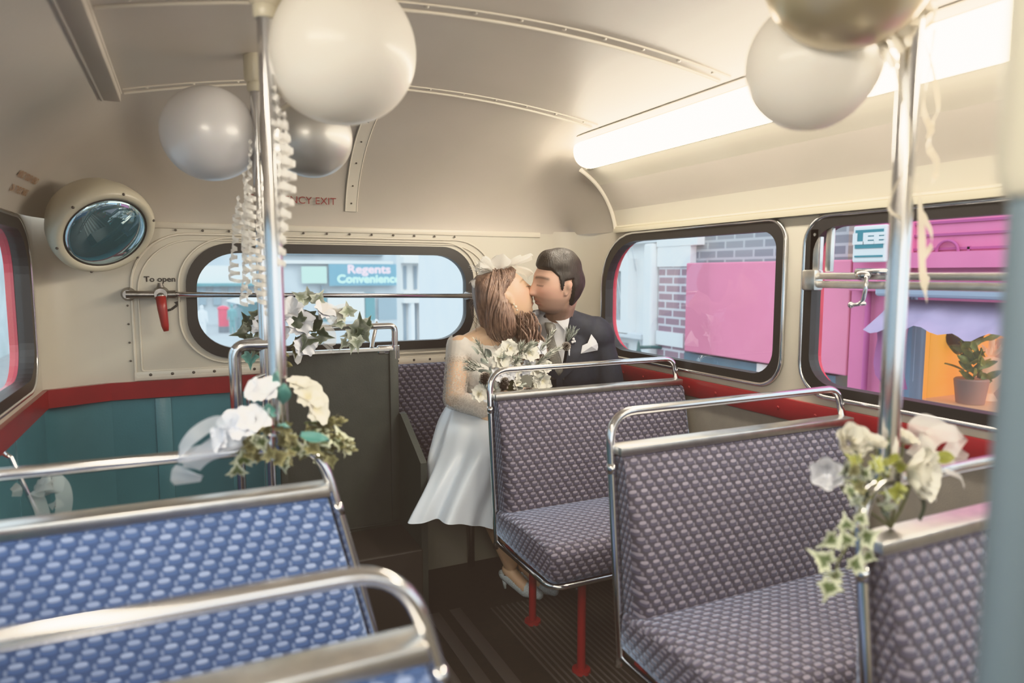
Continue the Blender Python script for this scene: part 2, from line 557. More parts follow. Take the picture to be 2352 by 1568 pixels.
def window(n, outline, fn, width=.03, parent=None, chrome=True, red=True):
    """rubber-gasketed pane with its chrome bead and painted reveal; outline in the wall's own plane"""
    cx = sum(p[0] for p in outline) / len(outline); cy = sum(p[1] for p in outline) / len(outline)
    w0 = max(p[0] for p in outline) - min(p[0] for p in outline); h0 = max(p[1] for p in outline) - min(p[1] for p in outline)
    def inset(w): return [(cx + (a - cx) * (1 - 2 * w / w0), cy + (b_ - cy) * (1 - 2 * w / h0)) for a, b_ in outline]
    e = empty('window_%d' % n, fn(cx, cy, 0)); e['kind'] = 'structure'
    inv = Matrix.Translation(-e.location)
    def f2(a, b_, d): return fn(a, b_, d) - e.location
    b = BM(); add_plate(b, [inset(-.002), inset(width)], -.012, .03, f2); obj('gasket', b, RUBBER, e)
    b = BM(); add_plate(b, [inset(width - .006)], .010, .014, f2); obj('pane', b, GLASSR if n == 7 else GLASS, e)
    if chrome:
        b = BM(); add_tube(b, [f2(a, c_, -.008) for a, c_ in inset(-.006)], .0075, 8, closed=True); obj('bead', b, CHROME, e)
    if red:
        b = BM(); add_plate(b, [inset(-.05), inset(width - .012)], .034, .058, f2); obj('reveal', b, REDX, e)
    return e
win1 = window(1, RW1, fr)
win2 = window(2, RW2, fr)
window(3, RW3, fr)
window(4, LW1, fl, .034)
window(5, LW2, fl)
window(6, LW3, fl)

# opening quarter of the second right-hand window: alloy channel, double rail, catch
e = empty('window_rail', (XR - .02, 1.02, 1.26), 'chrome double rail with winding catch across the nearer right window', 'window rail')
def at(o, p): return V(p) - o.location
b = BM()
add_box(b, at(e, (XR - .028, .46, 1.262)), at(e, (XR - .008, 1.545, 1.283)), .006)
add_box(b, at(e, (XR - .024, .46, 1.236)), at(e, (XR - .004, 1.545, 1.258)), .004)
add_box(b, at(e, (XR - .036, 1.505, 1.228)), at(e, (XR + .005, 1.555, 1.292)), .006)
obj('rail', b, ALU, e, auto=40)
b = BM()
add_tube(b, [at(e, (XR - .035, 1.36, 1.285)), at(e, (XR - .035, 1.25, 1.285))], .010, 10)
add_ellipsoid(b, at(e, (XR - .04, 1.335, 1.275)), (.012, .026, .016), seg=12)
add_tube(b, smooth_path([at(e, (XR - .045, 1.32, 1.275)), at(e, (XR - .05, 1.317, 1.24)), at(e, (XR - .048, 1.325, 1.205)), at(e, (XR - .048, 1.335, 1.195))], 4), .006, 8)
add_tube(b, [at(e, (XR - .048, 1.315, 1.196)), at(e, (XR - .048, 1.36, 1.190))], .0055, 8)
add_ellipsoid(b, at(e, (XR - .048, 1.362, 1.190)), (.010, .010, .010), seg=10)
obj('catch', b, CHROME, e, smooth=True)
b = BM()
add_box(b, at(e, (XR - .012, 1.515, 1.285)), at(e, (XR + .012, 1.55, 1.42)), .004)
add_tube(b, [at(e, (XR - .010, 1.53, 1.40)), at(e, (XR - .015, 1.53, 1.40))], .005, 8)
add_box(b, at(e, (XR - .006, 1.475, 1.285)), at(e, (XR + .012, 1.495, 1.44)), .003)
obj('channel', b, ALU, e, auto=40)

# ---- rear wall with the emergency window
RWIN = rrect(-.002, 1.197, .945, 1.398, (.16, .15, .15, .17), 12)
def fy(a, b, d): return V((a, YR + d, b))
b = BM(); add_plate(b, [rrect(-.30, 1.62, TZ1, ZT + .01, 0), RWIN], 0, .05, fy)
wall_rear = struct(obj('wall_rear', b, CREAM))
# curved corners joining rear and side walls
for s, (xa, ya), (xb, yb), (xc_, yc_) in (('left', (-.30, YR), (XL, 2.86), (-.44, YR)), ('right', (1.62, YR), (XR, 2.72), (XR, YR))):
    b = BM(); A = []; B_ = []
    for k in range(11):
        t = k / 10
        q = V((xa, ya)) * (1 - t) ** 2 + V((xc_, yc_)) * 2 * t * (1 - t) + V((xb, yb)) * t * t
        A.append(b.verts.new((q.x, q.y, TZ1 - .02))); B_.append(b.verts.new((q.x, q.y, ZT + .012)))
    for i in range(10): b.faces.new((A[i], A[i + 1], B_[i + 1], B_[i]))
    struct(obj('wall_corner_' + s, b, CREAM, smooth=True))
win7 = window(7, RWIN, fy, .036, chrome=False, red=False)
b = BM(); add_tube(b, [V((a, YR - .004, c)) for a, c in rrect(-.03, 1.225, .925, 1.42, (.18, .17, .17, .19), 12)], .004, 6, closed=True); trim(b, BEAD)
# raised panel edge round the emergency door, double bead, with screws
b = BM()
for o_, r_ in ((0, .005), (.022, .0035)):
    pts = [V((a, YR - .002, c)) for a, c in rrect(-.19 + o_, 1.31 - o_, .885 + o_, 1.432 - o_, (.01, .01, .20, .20), 10)]
    add_tube(b, pts, r_, 6, closed=True)
add_box(b, (-.195, YR - .006, .872), (1.30, YR, .905), .002)
trim(b, BEAD)
b = BM()
for k in range(19):
    add_ellipsoid(b, (-.14 + k * .075, YR - .006, .893), (.006, .004, .006), seg=8)
for k in range(13):
    add_ellipsoid(b, (-.03 + k * .095, YR - .006, 1.446), (.005, .003, .005), seg=8)
for k in range(4):
    add_ellipsoid(b, (-.205, YR - .004, .95 + k * .07), (.004, .003, .004), seg=8)
add_ellipsoid(b, (-.13, YR - .006, 1.425), (.005, .003, .005), seg=8)
trim(b, SCREW)
b = BM(); add_box(b, (-.36, YR - .006, 1.452), (1.55, YR + .01, 1.476), .003); trim(b, BEAD)
# lower rear wall, teal in the stairwell, with a cover strip
b = BM(); add_box(b, (-.40, YR, -.3), (1.80, YR + .04, TZ0 + .02)); struct(obj('wall_rear_lower', b, TEAL))
b = BM()
A = [(-.475, 2.86), (-.455, 2.90), (-.40, 2.93), (-.27, YR + .001)]
va = [(b.verts.new((x, y, -.3)), b.verts.new((x, y, TZ0 + .02))) for x, y in A]
for p, q in zip(va, va[1:]): b.faces.new((p[0], q[0], q[1], p[1]))
struct(obj('wall_corner_lower', b, TEAL, smooth=True))
b = BM(); add_box(b, (-.13, YR - .006, -.3), (-.075, YR + .01, TZ0), .002)
add_box(b, (XL - .01, 2.40, -.3), (XL + .004, 2.405, TZ0), .001); trim(b, TEAL)

# painted wording
text_mesh('lettering', 'EMERGENCY EXIT', .040, lambda x, y: roof_pt(.395 + x, zp(.395 + x), 2.925) * 1 + V((0, -.006 - .25 * max(0, y), 1.576 - roof_pt(.395 + x, zp(.395 + x), 2.925).z + y)), mat('red_lettering', (.22, .02, .02), .5), ceiling, sx=1.10)
text_mesh('lettering', 'To open', .029, lambda x, y: V((-.092 + x, YR - .002, 1.258 + y)), BLACK, wall_rear, bold=.0006, sx=1.08)
# curved arrow
b = BM()
apts = [V((-.105, YR - .003, 1.142)), V((-.078, YR - .003, 1.137)), V((-.058, YR - .003, 1.142)), V((-.038, YR - .003, 1.158))]
for p, q in zip(apts, apts[1:]):
    d = (q - p).normalized(); n_ = V((-d.z, 0, d.x)) * .0045
    b.faces.new([b.verts.new(v) for v in (p - n_, q - n_, q + n_, p + n_)])
b.faces.new([b.verts.new(v) for v in (V((-.048, YR - .003, 1.170)), V((-.024, YR - .003, 1.176)), V((-.030, YR - .003, 1.150)))])
obj('arrow', b, BLACK, wall_rear)

# ---- emergency bar with red lever
e = empty('emergency_bar', (-.09, 2.90, 1.20), 'steel bar with red release lever across the rear window', 'emergency bar')
b = BM(); add_tube(b, [at(e, (-.185, 2.90, 1.203)), at(e, (1.19, 2.90, 1.178))], .0105, 12); obj('bar', b, mat('bar_steel', (.50, .49, .52), .2, 1.0), e, smooth=True)
b = BM()
add_tube(b, [at(e, (-.20, 2.945, 1.203)), at(e, (-.20, 2.895, 1.203))], [.026, .016], 14)
add_tube(b, [at(e, (-.205, 2.90, 1.203)), at(e, (-.10, 2.90, 1.201))], [.015, .012], 12)
obj('bracket', b, STEEL, e, auto=40)
b = BM()
add_tube(b, [at(e, (-.09, 2.945, 1.202)), at(e, (-.09, 2.88, 1.202))], [.030, .022], 16)
add_tube(b, [at(e, (-.09, 2.93, 1.202)), at(e, (-.092, 2.93, 1.245))], [.022, .008], 10)
add_tube(b, [at(e, (-.135, 2.90, 1.202)), at(e, (-.04, 2.90, 1.201))], [.011, .016], 10)
add_ellipsoid(b, at(e, (-.09, 2.878, 1.195)), (.014, .010, .014), seg=12)
obj('hub', b, STEEL, e, auto=40)
b = BM(); add_tube(b, [at(e, (-.09, 2.873, 1.195)), at(e, (-.0865, 2.868, 1.15)), at(e, (-.080, 2.866, 1.085)), at(e, (-.077, 2.866, 1.065))], [.018, .017, .013, .009], 12)
lv = obj('lever', b, mat('lever_red', (.30, .015, .015), .35), e, smooth=True); lv['label'] = 'red lever'
b = BM(); add_tube(b, [at(e, (1.17, 2.945, 1.178)), at(e, (1.17, 2.895, 1.178))], [.022, .014], 12); obj('bracket', b, STEEL, e, auto=40)

# ---- front end behind the camera, so the saloon is closed
FW = [rrect(-.40, .60, .86, 1.44, .08), rrect(.70, 1.70, .86, 1.44, .08)]
b = BM(); add_plate(b, [rrect(XL - .05, XR + .05, 0, 1.95, 0)] + FW, 0, .05, lambda a, c, d: V((a, Y0 - d, c)))
struct(obj('wall_front', b, CREAM))

# ---- floor: dark lino with ribbed gangway
FLOOR = mat('lino', (.03, .026, .022), .55)
mottle(FLOOR, (.035, .028, .023), (.022, .019, .017), 40, 4, .2, 300)
b = BM(); add_box(b, (XL, Y0, -.06), (XR, YR, 0)); struct(obj('floor', b, FLOOR))
b = BM()
for k in range(7):
    x = .34 + k * .085
    add_box(b, (x, Y0, 0), (x + .045, 2.35, .006), .002)
for k in range(34):
    x = 1.0 + k * .022
    add_box(b, (x, Y0, 0), (x + .006, 2.30, .004))
trim(b, mat('floor_slats', (.11, .098, .095), .38))

# ---- fluorescent fittings
LAMP = emis('lit_diffuser', (1.0, .90, .74), 23.0)
def fitting(y0, y1, pts, label, mirror=None):
    e = empty('strip_light', (1.55, y1, 1.78), label, 'light fitting')
    P = [V(p) for p in pts]
    if mirror is not None: P = [V((mirror - p.x, p.y)) for p in P]; e.location.x = mirror - 1.55
    b = BM()
    # diffuser: bulged lens between the two rails
    a, c = P
    n_ = V((-(c - a).y, (c - a).x)).normalized()
    if n_.y > 0: n_ = -n_
    ring = []
    for k in range(13):
        t = k / 12
        q = a.lerp(c, t * 1.06) + n_ * .046 * sin(pi * t) ** .6
        ring.append(q)
    ysd = [y0, y1 - .05, y1 - .02, y1]
    sc = [1, 1, .9, .55]
    mid = a.lerp(c, .5)
    rows = []
    for y, s in zip(ysd, sc):
        rows.append([b.verts.new(at(e, (mid.x + (q.x - mid.x) * s, y - .012, mid.y + (q.y - mid.y) * s))) for q in ring])
    for A, B_ in zip(rows, rows[1:]):
        for i in range(12): b.faces.new((A[i], A[i + 1], B_[i + 1], B_[i]))
    b.faces.new(rows[-1])
    obj('diffuser', b, LAMP, e, smooth=True)
    for nm, q in (('upper_rail', a), ('lower_rail', c)):
        b = BM(); add_box(b, at(e, (q.x - .006, y0, q.y - .006)), at(e, (q.x + .008, y1, q.y + .006)), .002)
        obj('rail', b, CREAMW, e)
    b = BM()
    back = (c - a).normalized()
    sq = [a - back * .004, c + back * .004, c + back * .004 - n_ * .03, a - back * .004 - n_ * .03]
    va = [b.verts.new(at(e, (q.x, y1 - .005, q.y))) for q in sq]; vb = [b.verts.new(at(e, (q.x, y1 + .004, q.y))) for q in sq]
    b.faces.new(va); b.faces.new(vb)
    for i in range(4): b.faces.new((va[i], va[(i + 1) % 4], vb[(i + 1) % 4], vb[i]))
    obj('end_cap', b, CREAMW, e)
    return e
fitting(-.2, 2.58, ((1.500, 1.828), (1.583, 1.733)), 'long lit fluorescent strip light above the right windows')
fitting(-1.2, 1.05, ((1.500, 1.80), (1.583, 1.715)), 'lit strip light above the left windows, beside the camera', mirror=1.305)

# ---- periscope mirror in its cream bowl
MIRROR = mat('mirror_glass', (.70, .88, .97), .03, 1.0)     # silvered glass; teal diffuse mixed in paints the seats' reflection
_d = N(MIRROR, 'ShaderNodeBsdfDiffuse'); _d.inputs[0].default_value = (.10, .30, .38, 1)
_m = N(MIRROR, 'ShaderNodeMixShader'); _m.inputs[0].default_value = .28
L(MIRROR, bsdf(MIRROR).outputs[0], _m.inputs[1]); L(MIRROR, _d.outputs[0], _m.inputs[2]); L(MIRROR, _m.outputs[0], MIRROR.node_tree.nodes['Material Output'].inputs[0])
mc = V((-.245, 2.72, 1.425))
vd = (_o - mc).normalized()
rt = _r
upv = rt.cross(-vd).normalized() * -1
if upv.z < 0: upv = -upv
nrm = (vd * cos(radians(50)) + (rt * .60 - upv * .80) * sin(radians(50))).normalized()
e = empty('convex_mirror', mc, 'round convex mirror in a cream bowl high in the left rear corner', 'mirror')
M = frame((0, 0, 0), nrm)
b = BM()
add_lathe(b, [(.140, -.11), (.160, -.06), (.168, -.02), (.166, .006), (.157, .018), (.150, .022), (.140, .021), (.131, .014), (.130, .004)], 48, M)
obj('bowl', b, CREAMW, e, smooth=True)
b = BM()
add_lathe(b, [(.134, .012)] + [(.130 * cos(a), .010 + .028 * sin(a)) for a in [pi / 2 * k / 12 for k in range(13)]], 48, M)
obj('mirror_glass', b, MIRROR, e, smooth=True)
b = BM(); add_tube(b, [M @ V((.1305 * cos(2 * pi * k / 48), .1305 * sin(2 * pi * k / 48), .013)) for k in range(48)], .004, 8, closed=True)
obj('rim', b, BLACK, e, smooth=True)
for k in range(6):
    b = BM()
    a = 2 * pi * (k + .4) / 6
    add_ellipsoid(b, M @ V((.156 * cos(a), .156 * sin(a), .019)), (.005, .005, .005), seg=8)
    obj('screw', b, SCREW, e, smooth=True)
# faded red stencil on the cove by the mirror (two lines, worn away)
def stencil(x, y): return V((-.452 + .0 * x, 2.40 + x, 1.585 + y - .10 * x))
# ================================================================== SEATS
REDLEG = mat('red_leg', (.28, .012, .016), .4)
def add_loft(bm, prof, xs, scale, uoff=0, dome=None):
    """closed (y, z) profile swept along x; xs stations with matching scale about the profile centre; uv in metres"""
    uvl = bm.loops.layers.uv.active or bm.loops.layers.uv.new('UVMap')
    cy = sum(p[0] for p in prof) / len(prof); cz = sum(p[1] for p in prof) / len(prof)
    arc = [0]
    for a, c in zip(prof, prof[1:] + prof[:1]): arc.append(arc[-1] + math.hypot(a[0] - c[0], a[1] - c[1]))
    rings = []
    for x, s in zip(xs, scale):
        rings.append([bm.verts.new((x, cy + (y - cy) * s[0], cz + (z - cz) * s[1])) for y, z in prof])
    n = len(prof)
    for (A, xa), (B, xb) in zip(list(zip(rings, xs)), list(zip(rings, xs))[1:]):
        for i in range(n):
            j = (i + 1) % n
            f = bm.faces.new((A[i], A[j], B[j], B[i])); f.smooth = True
            for l, (u, v) in zip(f.loops, ((xa, arc[i]), (xa, arc[i + 1]), (xb, arc[i + 1]), (xb, arc[i]))): l[uvl].uv = (u, v)
    for R, x in ((rings[0], xs[0]), (rings[-1], xs[-1])):
        f = bm.faces.new(R); 
        for l, (y, z) in zip(f.loops, prof): l[uvl].uv = (y, z)
def back_profile():
    # starts low at the rear so that v grows up the front face
    front = []
    for k in range(13):
        t = k / 12
        front.append((-.105 + .085 * t - .018 * sin(pi * t) ** .8, .425 + .415 * t))
    top = []
    for k in range(1, 8):
        a = pi - pi * k / 8
        top.append((.012 + .032 * cos(a), .838 + .016 * sin(a)))
    rear = [(.044 - .02 * k / 4, .838 - .42 * k / 4) for k in range(5)]
    return front + top + rear
def cushion_profile():
    p = []
    for k in range(6):      # underside front curl
        a = -pi / 2 - pi / 2 * k / 5
        p.append((-.415 + .035 * cos(a), .395 + .035 * sin(a)))
    for k in range(6):
        a = pi - pi / 2 * k / 5
        p.append((-.405 + .045 * cos(a), .435 + .045 * sin(a)))
    for k in range(1, 10):
        t = k / 9
        p.append((-.405 + .37 * t, .480 + .012 * sin(pi * t) - .012 * t))
    p += [(-.035, .372), (-.20, .362)]
    return p
def make_seat(name, w, moq, label, back_only=False):
    root = empty(name, (0, 0, 0), label, 'bus seat', 'double bus seats in patterned moquette')
    b = BM()
    add_loft(b, back_profile(), [.016, .022, .034, .05, w - .09, w - .045, w - .018, w - .006, w],
             [(.55, .965), (.8, .985), (.96, .997), (1, 1), (1, 1), (1, .992), (.96, .975), (.85, .95), (.6, .92)])
    obj('backrest', b, moq, root, auto=60)
    b = BM()
    add_loft(b, cushion_profile(), [-.006, .004, .02, .045, w - .05, w - .02, w - .004, w + .002],
             [(.93, .72), (.965, .88), (.99, .97), (1, 1), (1, 1), (.99, .97), (.965, .88), (.93, .72)])
    obj('cushion', b, moq, root, auto=60)
    # grab rail: up the aisle side, over the top and down to the cap strip
    b = BM()
    pts = fillet([(.0, -.035, .335), (.0, -.045, .36), (.0, -.03, .48), (.0, .020, .945), (w - .012, .032, .945), (w - .002, .018, .855)], [.02, .05, .075, .06], 8)
    add_tube(b, pts, .0108, 12)
    add_tube(b, [V((.0, .0042, .80)), V((.0, .0068, .824))], .0122, 12)
    obj('grab_rail', b, CHROME, root, smooth=True)
    b = BM()
    add_box(b, (.008, -.022, .846), (w - .004, .030, .868), .003)
    obj('cap_strip', b, ALU, root, auto=40)
    b = BM()
    rim = fillet([(.0, -.05, .358), (.0, -.44, .358), (w, -.44, .358)], .055, 8)
    add_tube(b, rim, .009, 8)
    obj('seat_rim', b, CHROME, root, smooth=True)
    b = BM()
    add_box(b, (.02, -.40, .335), (w, -.37, .362), .003); add_box(b, (.02, -.10, .335), (w, -.07, .362), .003)
    add_box(b, (.15, -.40, .338), (.18, -.07, .36), .003)
    obj('under_frame', b, REDLEG, root)
    for y in (-.33, .015):
        b = BM()
        add_tube(b, [(.17, y, 0.004), (.17, y, .345)], .014, 10)
        add_lathe(b, [(.0, .012), (.03, .010), (.032, 0), (0, 0)], 14, Matrix.Translation((.17, y, 0)))
        obj('leg', b, REDLEG, root, auto=40)
    return root
WR = .815
sA = make_seat('bus_seat', WR, MOQ_R, 'plum patterned double seat with its back to the kissing couple, red legs showing')
sA.location = (.930, 2.125, 0)
sB = dup(sA, (.908, 1.345, 0), 'plum patterned double seat between the couple\'s seat and the white rose posy')
sC = dup(sA, (.940, .690, 0), 'plum patterned double seat with a chrome pole, white roses and ivy on its rail')
def mirror_seat(src, x, y, moq, label):
    w = .715
    r = make_seat('bus_seat', w, moq, label)
    for ch in r.children:
        for v in ch.data.vertices:
            # these backs widen towards the gangway below the rail
            vx = -v.co.x; v.co.x = vx + .235 * (.85 - max(v.co.z, .42)) * max(0, 1 + vx / w)
        ch.data.flip_normals()
    r.location = (x, y, 0)
    return r
sD = mirror_seat(sA, .245, 1.345, MOQ_L, 'patterned double seat tinted daylight blue, with white lilies and a pole at its rail end')
sE = mirror_seat(sA, .238, .715, MOQ_L, 'nearest patterned double seat tinted daylight blue, mostly out of view below its grab rail')

# ---- rear bench under the back window
root = empty('rear_bench', (.76, 2.925, 0), 'dark patterned bench across the rear on which the couple sit', 'bench seat')
b = BM()
pf = []
for k in range(13):
    t = k / 12; pf.append((-.16 + .085 * t - .015 * sin(pi * t), .44 + .43 * t))
for k in range(1, 8):
    a = pi - pi * k / 8; pf.append((-.047 + .028 * cos(a), .868 + .018 * sin(a)))
pf += [(-.02, .80), (-.02, .44)]
add_loft(b, pf, [.0, .01, .03, .97, .995, 1.0], [(.8, .97), (.95, .99), (1, 1), (1, 1), (.95, .99), (.8, .97)])
obj('backrest', b, MOQ_R, root, auto=60)
b = BM()
pf = [(-.05, .36)] + [(-.465 + .035 * cos(-pi / 2 - pi / 2 * k / 5), .395 + .035 * sin(-pi / 2 - pi / 2 * k / 5)) for k in range(6)] + \
     [(-.455 + .045 * cos(pi - pi / 2 * k / 5), .425 + .045 * sin(pi - pi / 2 * k / 5)) for k in range(6)] + [(-.30, .472), (-.12, .46), (-.05, .455)]
add_loft(b, pf, [.0, .01, .03, .97, .995, 1.0], [(.95, .8), (.98, .93), (1, 1), (1, 1), (.98, .93), (.95, .8)])
obj('cushion', b, MOQ_R, root, auto=60)
b = BM(); add_box(b, (.0, -.20, .0), (1.0, -.17, .36), .004); obj('base_panel', b, mat('bench_panel', (.30, .30, .26), .5), root)
b = BM(); add_tube(b, [(.32, -.23, 0), (.32, -.23, .37)], .016, 10); obj('leg', b, STEEL, root, smooth=True)

# ================================================================== STAIRHEAD
root = empty('stair_screen', (.51, 2.6, 0), 'dark green screen panel beside the stairs with a chrome corner rail', 'screen')
b = BM()
add_box(b, at(root, (.285, 2.592, .0)), at(root, (.728, 2.612, .985)), .004); obj('panel', b, GREEN, root)
b = BM()
add_box(b, at(root, (.285, 2.584, .980)), at(root, (.728, 2.616, .994)), .003)
obj('top_strip', b, ALU, root)
b = BM()
add_box(b, at(root, (.700, 2.582, .30)), at(root, (.735, 2.596, .985)), .004)
add_box(b, at(root, (.285, 2.584, .29)), at(root, (.735, 2.594, .296)), .002)
add_box(b, at(root, (.285, 2.576, .0)), at(root, (.310, 2.594, .985)), .004)
obj('edge_strip', b, GREEN, root, auto=40)
b = BM()
add_tube(b, fillet([at(root, (.26, 2.60, 1.078)), at(root, (.726, 2.60, 1.078)), at(root, (.726, 2.60, .975))], .022, 6), .0125, 12)
add_tube(b, [at(root, (.726, 2.60, 1.0)), at(root, (.726, 2.60, .95))], .019, 12)
add_box(b, at(root, (.655, 2.588, .968)), at(root, (.73, 2.612, 1.002)), .006)
add_tube(b, smooth_path([at(root, (.64, 2.62, .99)), at(root, (.655, 2.66, 1.02)), at(root, (.685, 2.72, 1.078)), at(root, (.70, 2.78, 1.085))], 5), .009, 8)
obj('corner_rail', b, CHROME, root, auto=50)
# end panel of the rear bench, sloping down to the cushion
root2 = empty('bench_end_panel', (.735, 2.45, 0), 'dark green sloping end panel between stair screen and rear bench', 'end panel')
b = BM()
add_plate(b, [[(2.31, 0), (2.59, 0), (2.59, .735), (2.56, .735), (2.31, .60)]], -.012, .012, lambda a, c, d: at(root2, (.745 + d, a, c)))
obj('panel', b, GREEN, root2)
b = BM(); add_box(b, (.30, 2.30, .0), (.735, 2.575, .285), .006)
tag(obj('stair_step', b, DARKW), 'dark step under the green stair screen', 'step')

def socket(root, x, y, ztop, h, r, M=None):
    b = BM()
    add_lathe(b, [(0, -h), (r * .82, -h), (r, -h + .008), (r, .0), (r * 1.25, .006), (r * 1.25, .02)], 20, Matrix.Translation((x, y, ztop)))
    add_lathe(b, [(r * .72, -h + .004), (r * .78, -h - .004), (r * .78, -h - .018), (r * .66, -h - .024), (.0, -h - .024)], 20, Matrix.Translation((x, y, ztop)))
    return obj('socket', b, CREAMW, root, auto=40)
def pole(loc, zbot, ztop, r, h, label, rs=.030):
    e = empty('grab_pole', loc, label, 'pole', 'chrome grab poles')
    b = BM(); add_tube(b, [(0, 0, zbot), (0, 0, ztop - h)], r, 16); obj('tube', b, CHROME, e, auto=40)
    socket(e, 0, 0, ztop, h, rs)
    b = BM()
    add_tube(b, [(0, 0, zbot - .012), (0, 0, zbot + .035)], r * 1.45, 16)
    obj('foot_clamp', b, CHROME, e, auto=40)
    return e
pole((.152, 1.372, 0), .935, 1.862, .0165, .095, 'chrome pole rising from the left seat with the white lilies')
pole((1.022, .722, 0), .935, 1.885, .0165, .075, 'chrome pole rising from the white rose posy on the right')
bp = pole((.190, 2.00, 0), .012, 1.862, .0165, .075, 'chrome pole at the stairhead, behind the lily pole')
for ch in bp.children:
    if ch.name.startswith('socket'): pass
e = empty('stair_handrail', (.11, 2.0, 0), 'looped chrome handrail joined to the stairhead pole', 'handrail')
b = BM()
add_tube(b, fillet([(.0, 0, .012), (.0, 0, 1.085), (.075, 0, 1.085)], .075, 10), .0165, 14)
add_tube(b, [(.052, 0, 1.085), (.085, 0, 1.085)], .020, 14)
obj('rail', b, CHROME, e, auto=50)
b = BM(); add_tube(b, smooth_path([(.082, -.01, 1.005), (.040, -.012, .985), (.030, -.012, .94), (.038, -.012, .90), (.085, -.01, .895)], 5), .006, 8)
add_tube(b, [(.045, -.012, .897), (.085, -.012, .897)], .009, 8)
obj('clip', b, CHROME, e, smooth=True)
# pole right beside the camera at the right edge, with a cream sleeve
e = empty('grab_pole', (.452, .232, 0), 'out of focus pole at the right edge beside the camera', 'pole', 'chrome grab poles')
GREYBLUE = mat('pole_satin', (.10, .145, .18), .6, .2)
b = BM(); add_tube(b, [(0, 0, .01), (0, 0, 1.34)], .0165, 16); obj('tube', b, GREYBLUE, e, auto=40)
b = BM(); add_lathe(b, [(0, 1.325), (.020, 1.325), (.024, 1.335), (.024, 1.88), (.03, 1.89), (0, 1.89)], 20); obj('sleeve', b, mat('sleeve_cream', (.40, .38, .31), .4), e, auto=40)
# ================================================================== PEOPLE
def gauss(x, s): return exp(-.5 * (x / s) ** 2)
def head_mesh(male=True):
    """head in its own frame: face -y, up z, centre between the ears; closed shape"""
    b = bmesh.new()
    bmesh.ops.create_icosphere(b, subdivisions=6, radius=1)
    for v in b.verts:
        d = v.co.normalized()
        x, y, z = d.x * .0745, d.y * .098, d.z * .120
        if z < 0:
            t = -z / .120
            x *= 1 - (.24 if male else .32) * t ** 1.7
            if y > 0: y *= 1 - .62 * min(1, t * 1.25) ** 1.1
        if y > 0: y = y * 1.05 + .004
        if y < 0:
            # flatten the face plane
            y = -(.098 * (abs(y) / .098) ** .82)
            f = 0.0
            ax = abs(x)
            # nose: bridge to tip
            if z > -.055:
                tz = (.026 - z) / .062
                if 0 < tz < 1.35:
                    hgt = .004 + .024 * min(tz, 1) ** 1.2
                    if tz > 1: hgt *= max(0, 1 - (tz - 1) / .22)
                    f += hgt * gauss(x, .0085 + .0055 * min(tz, 1))
                    f += .006 * gauss(z + .034, .007) * gauss(ax - .0125, .005)
            f += (.0065 if male else .003) * gauss(z - .034, .010) * gauss(x, .042)
            f -= .0125 * gauss(z - .013, .0125) * gauss(ax - .031, .0135)
            f += .0075 * gauss(z - .010, .0085) * gauss(ax - .031, .0115)      # closed lid
            f += .006 * gauss(z + .022, .02) * gauss(ax - .045, .018)
            f += .0075 * gauss(z + .0590, .0052) * gauss(x, .017)
            f -= .0060 * gauss(z + .0665, .0025) * gauss(x, .019)
            f += .0090 * gauss(z + .0745, .0056) * gauss(x, .0155)
            f -= .0050 * gauss(z + .0860, .006) * gauss(x, .02)
            f += .0110 * gauss(z + .103, .013) * gauss(x, .022)
            front = min(1, abs(y) / .05)
            y -= f * front
        v.co = (x, y, z)
    # ears
    for s in (-1, 1):
        add_ellipsoid(b, (s * .0735, .014, .002), (.007, .017, .030), Matrix.Rotation(radians(-12), 3, 'X'), 16)
        add_ellipsoid(b, (s * .079, .020, .010), (.006, .013, .020), Matrix.Rotation(radians(-12), 3, 'X'), 14)
        add_ellipsoid(b, (s * .074, .010, -.024), (.005, .008, .009), None, 12)
    return b
def head_matrix(pos, face, up, roll=0):
    y = -V(face).normalized(); u = V(up)
    x = y.cross(u).normalized(); z = x.cross(y)
    M = Matrix((x, y, z)).transposed().to_4x4()
    M = M @ Matrix.Rotation(radians(roll), 4, 'Y')
    M.translation = V(pos)
    return M
HS = 1.0                                     # the couple are drawn to the saloon's own scale
def skin(name, base, lip, blush, stubble=None):
    m = mat(name, base, .45)
    at_ = N(m, 'ShaderNodeVertexColor', layer_name='Tint')
    nz = noise_tex(m, 55, 3)
    c = mixc(m, math_(m, 'MULTIPLY', nz, .25), at_.outputs[0], tuple(c * .8 for c in base))
    L(m, c, bsdf(m).inputs['Base Color'])
    bsdf(m).inputs['Subsurface Weight'].default_value = .12
    bsdf(m).inputs['Subsurface Radius'].default_value = (.02, .008, .004)
    bsdf(m).inputs['Subsurface Scale'].default_value = .3
    return m
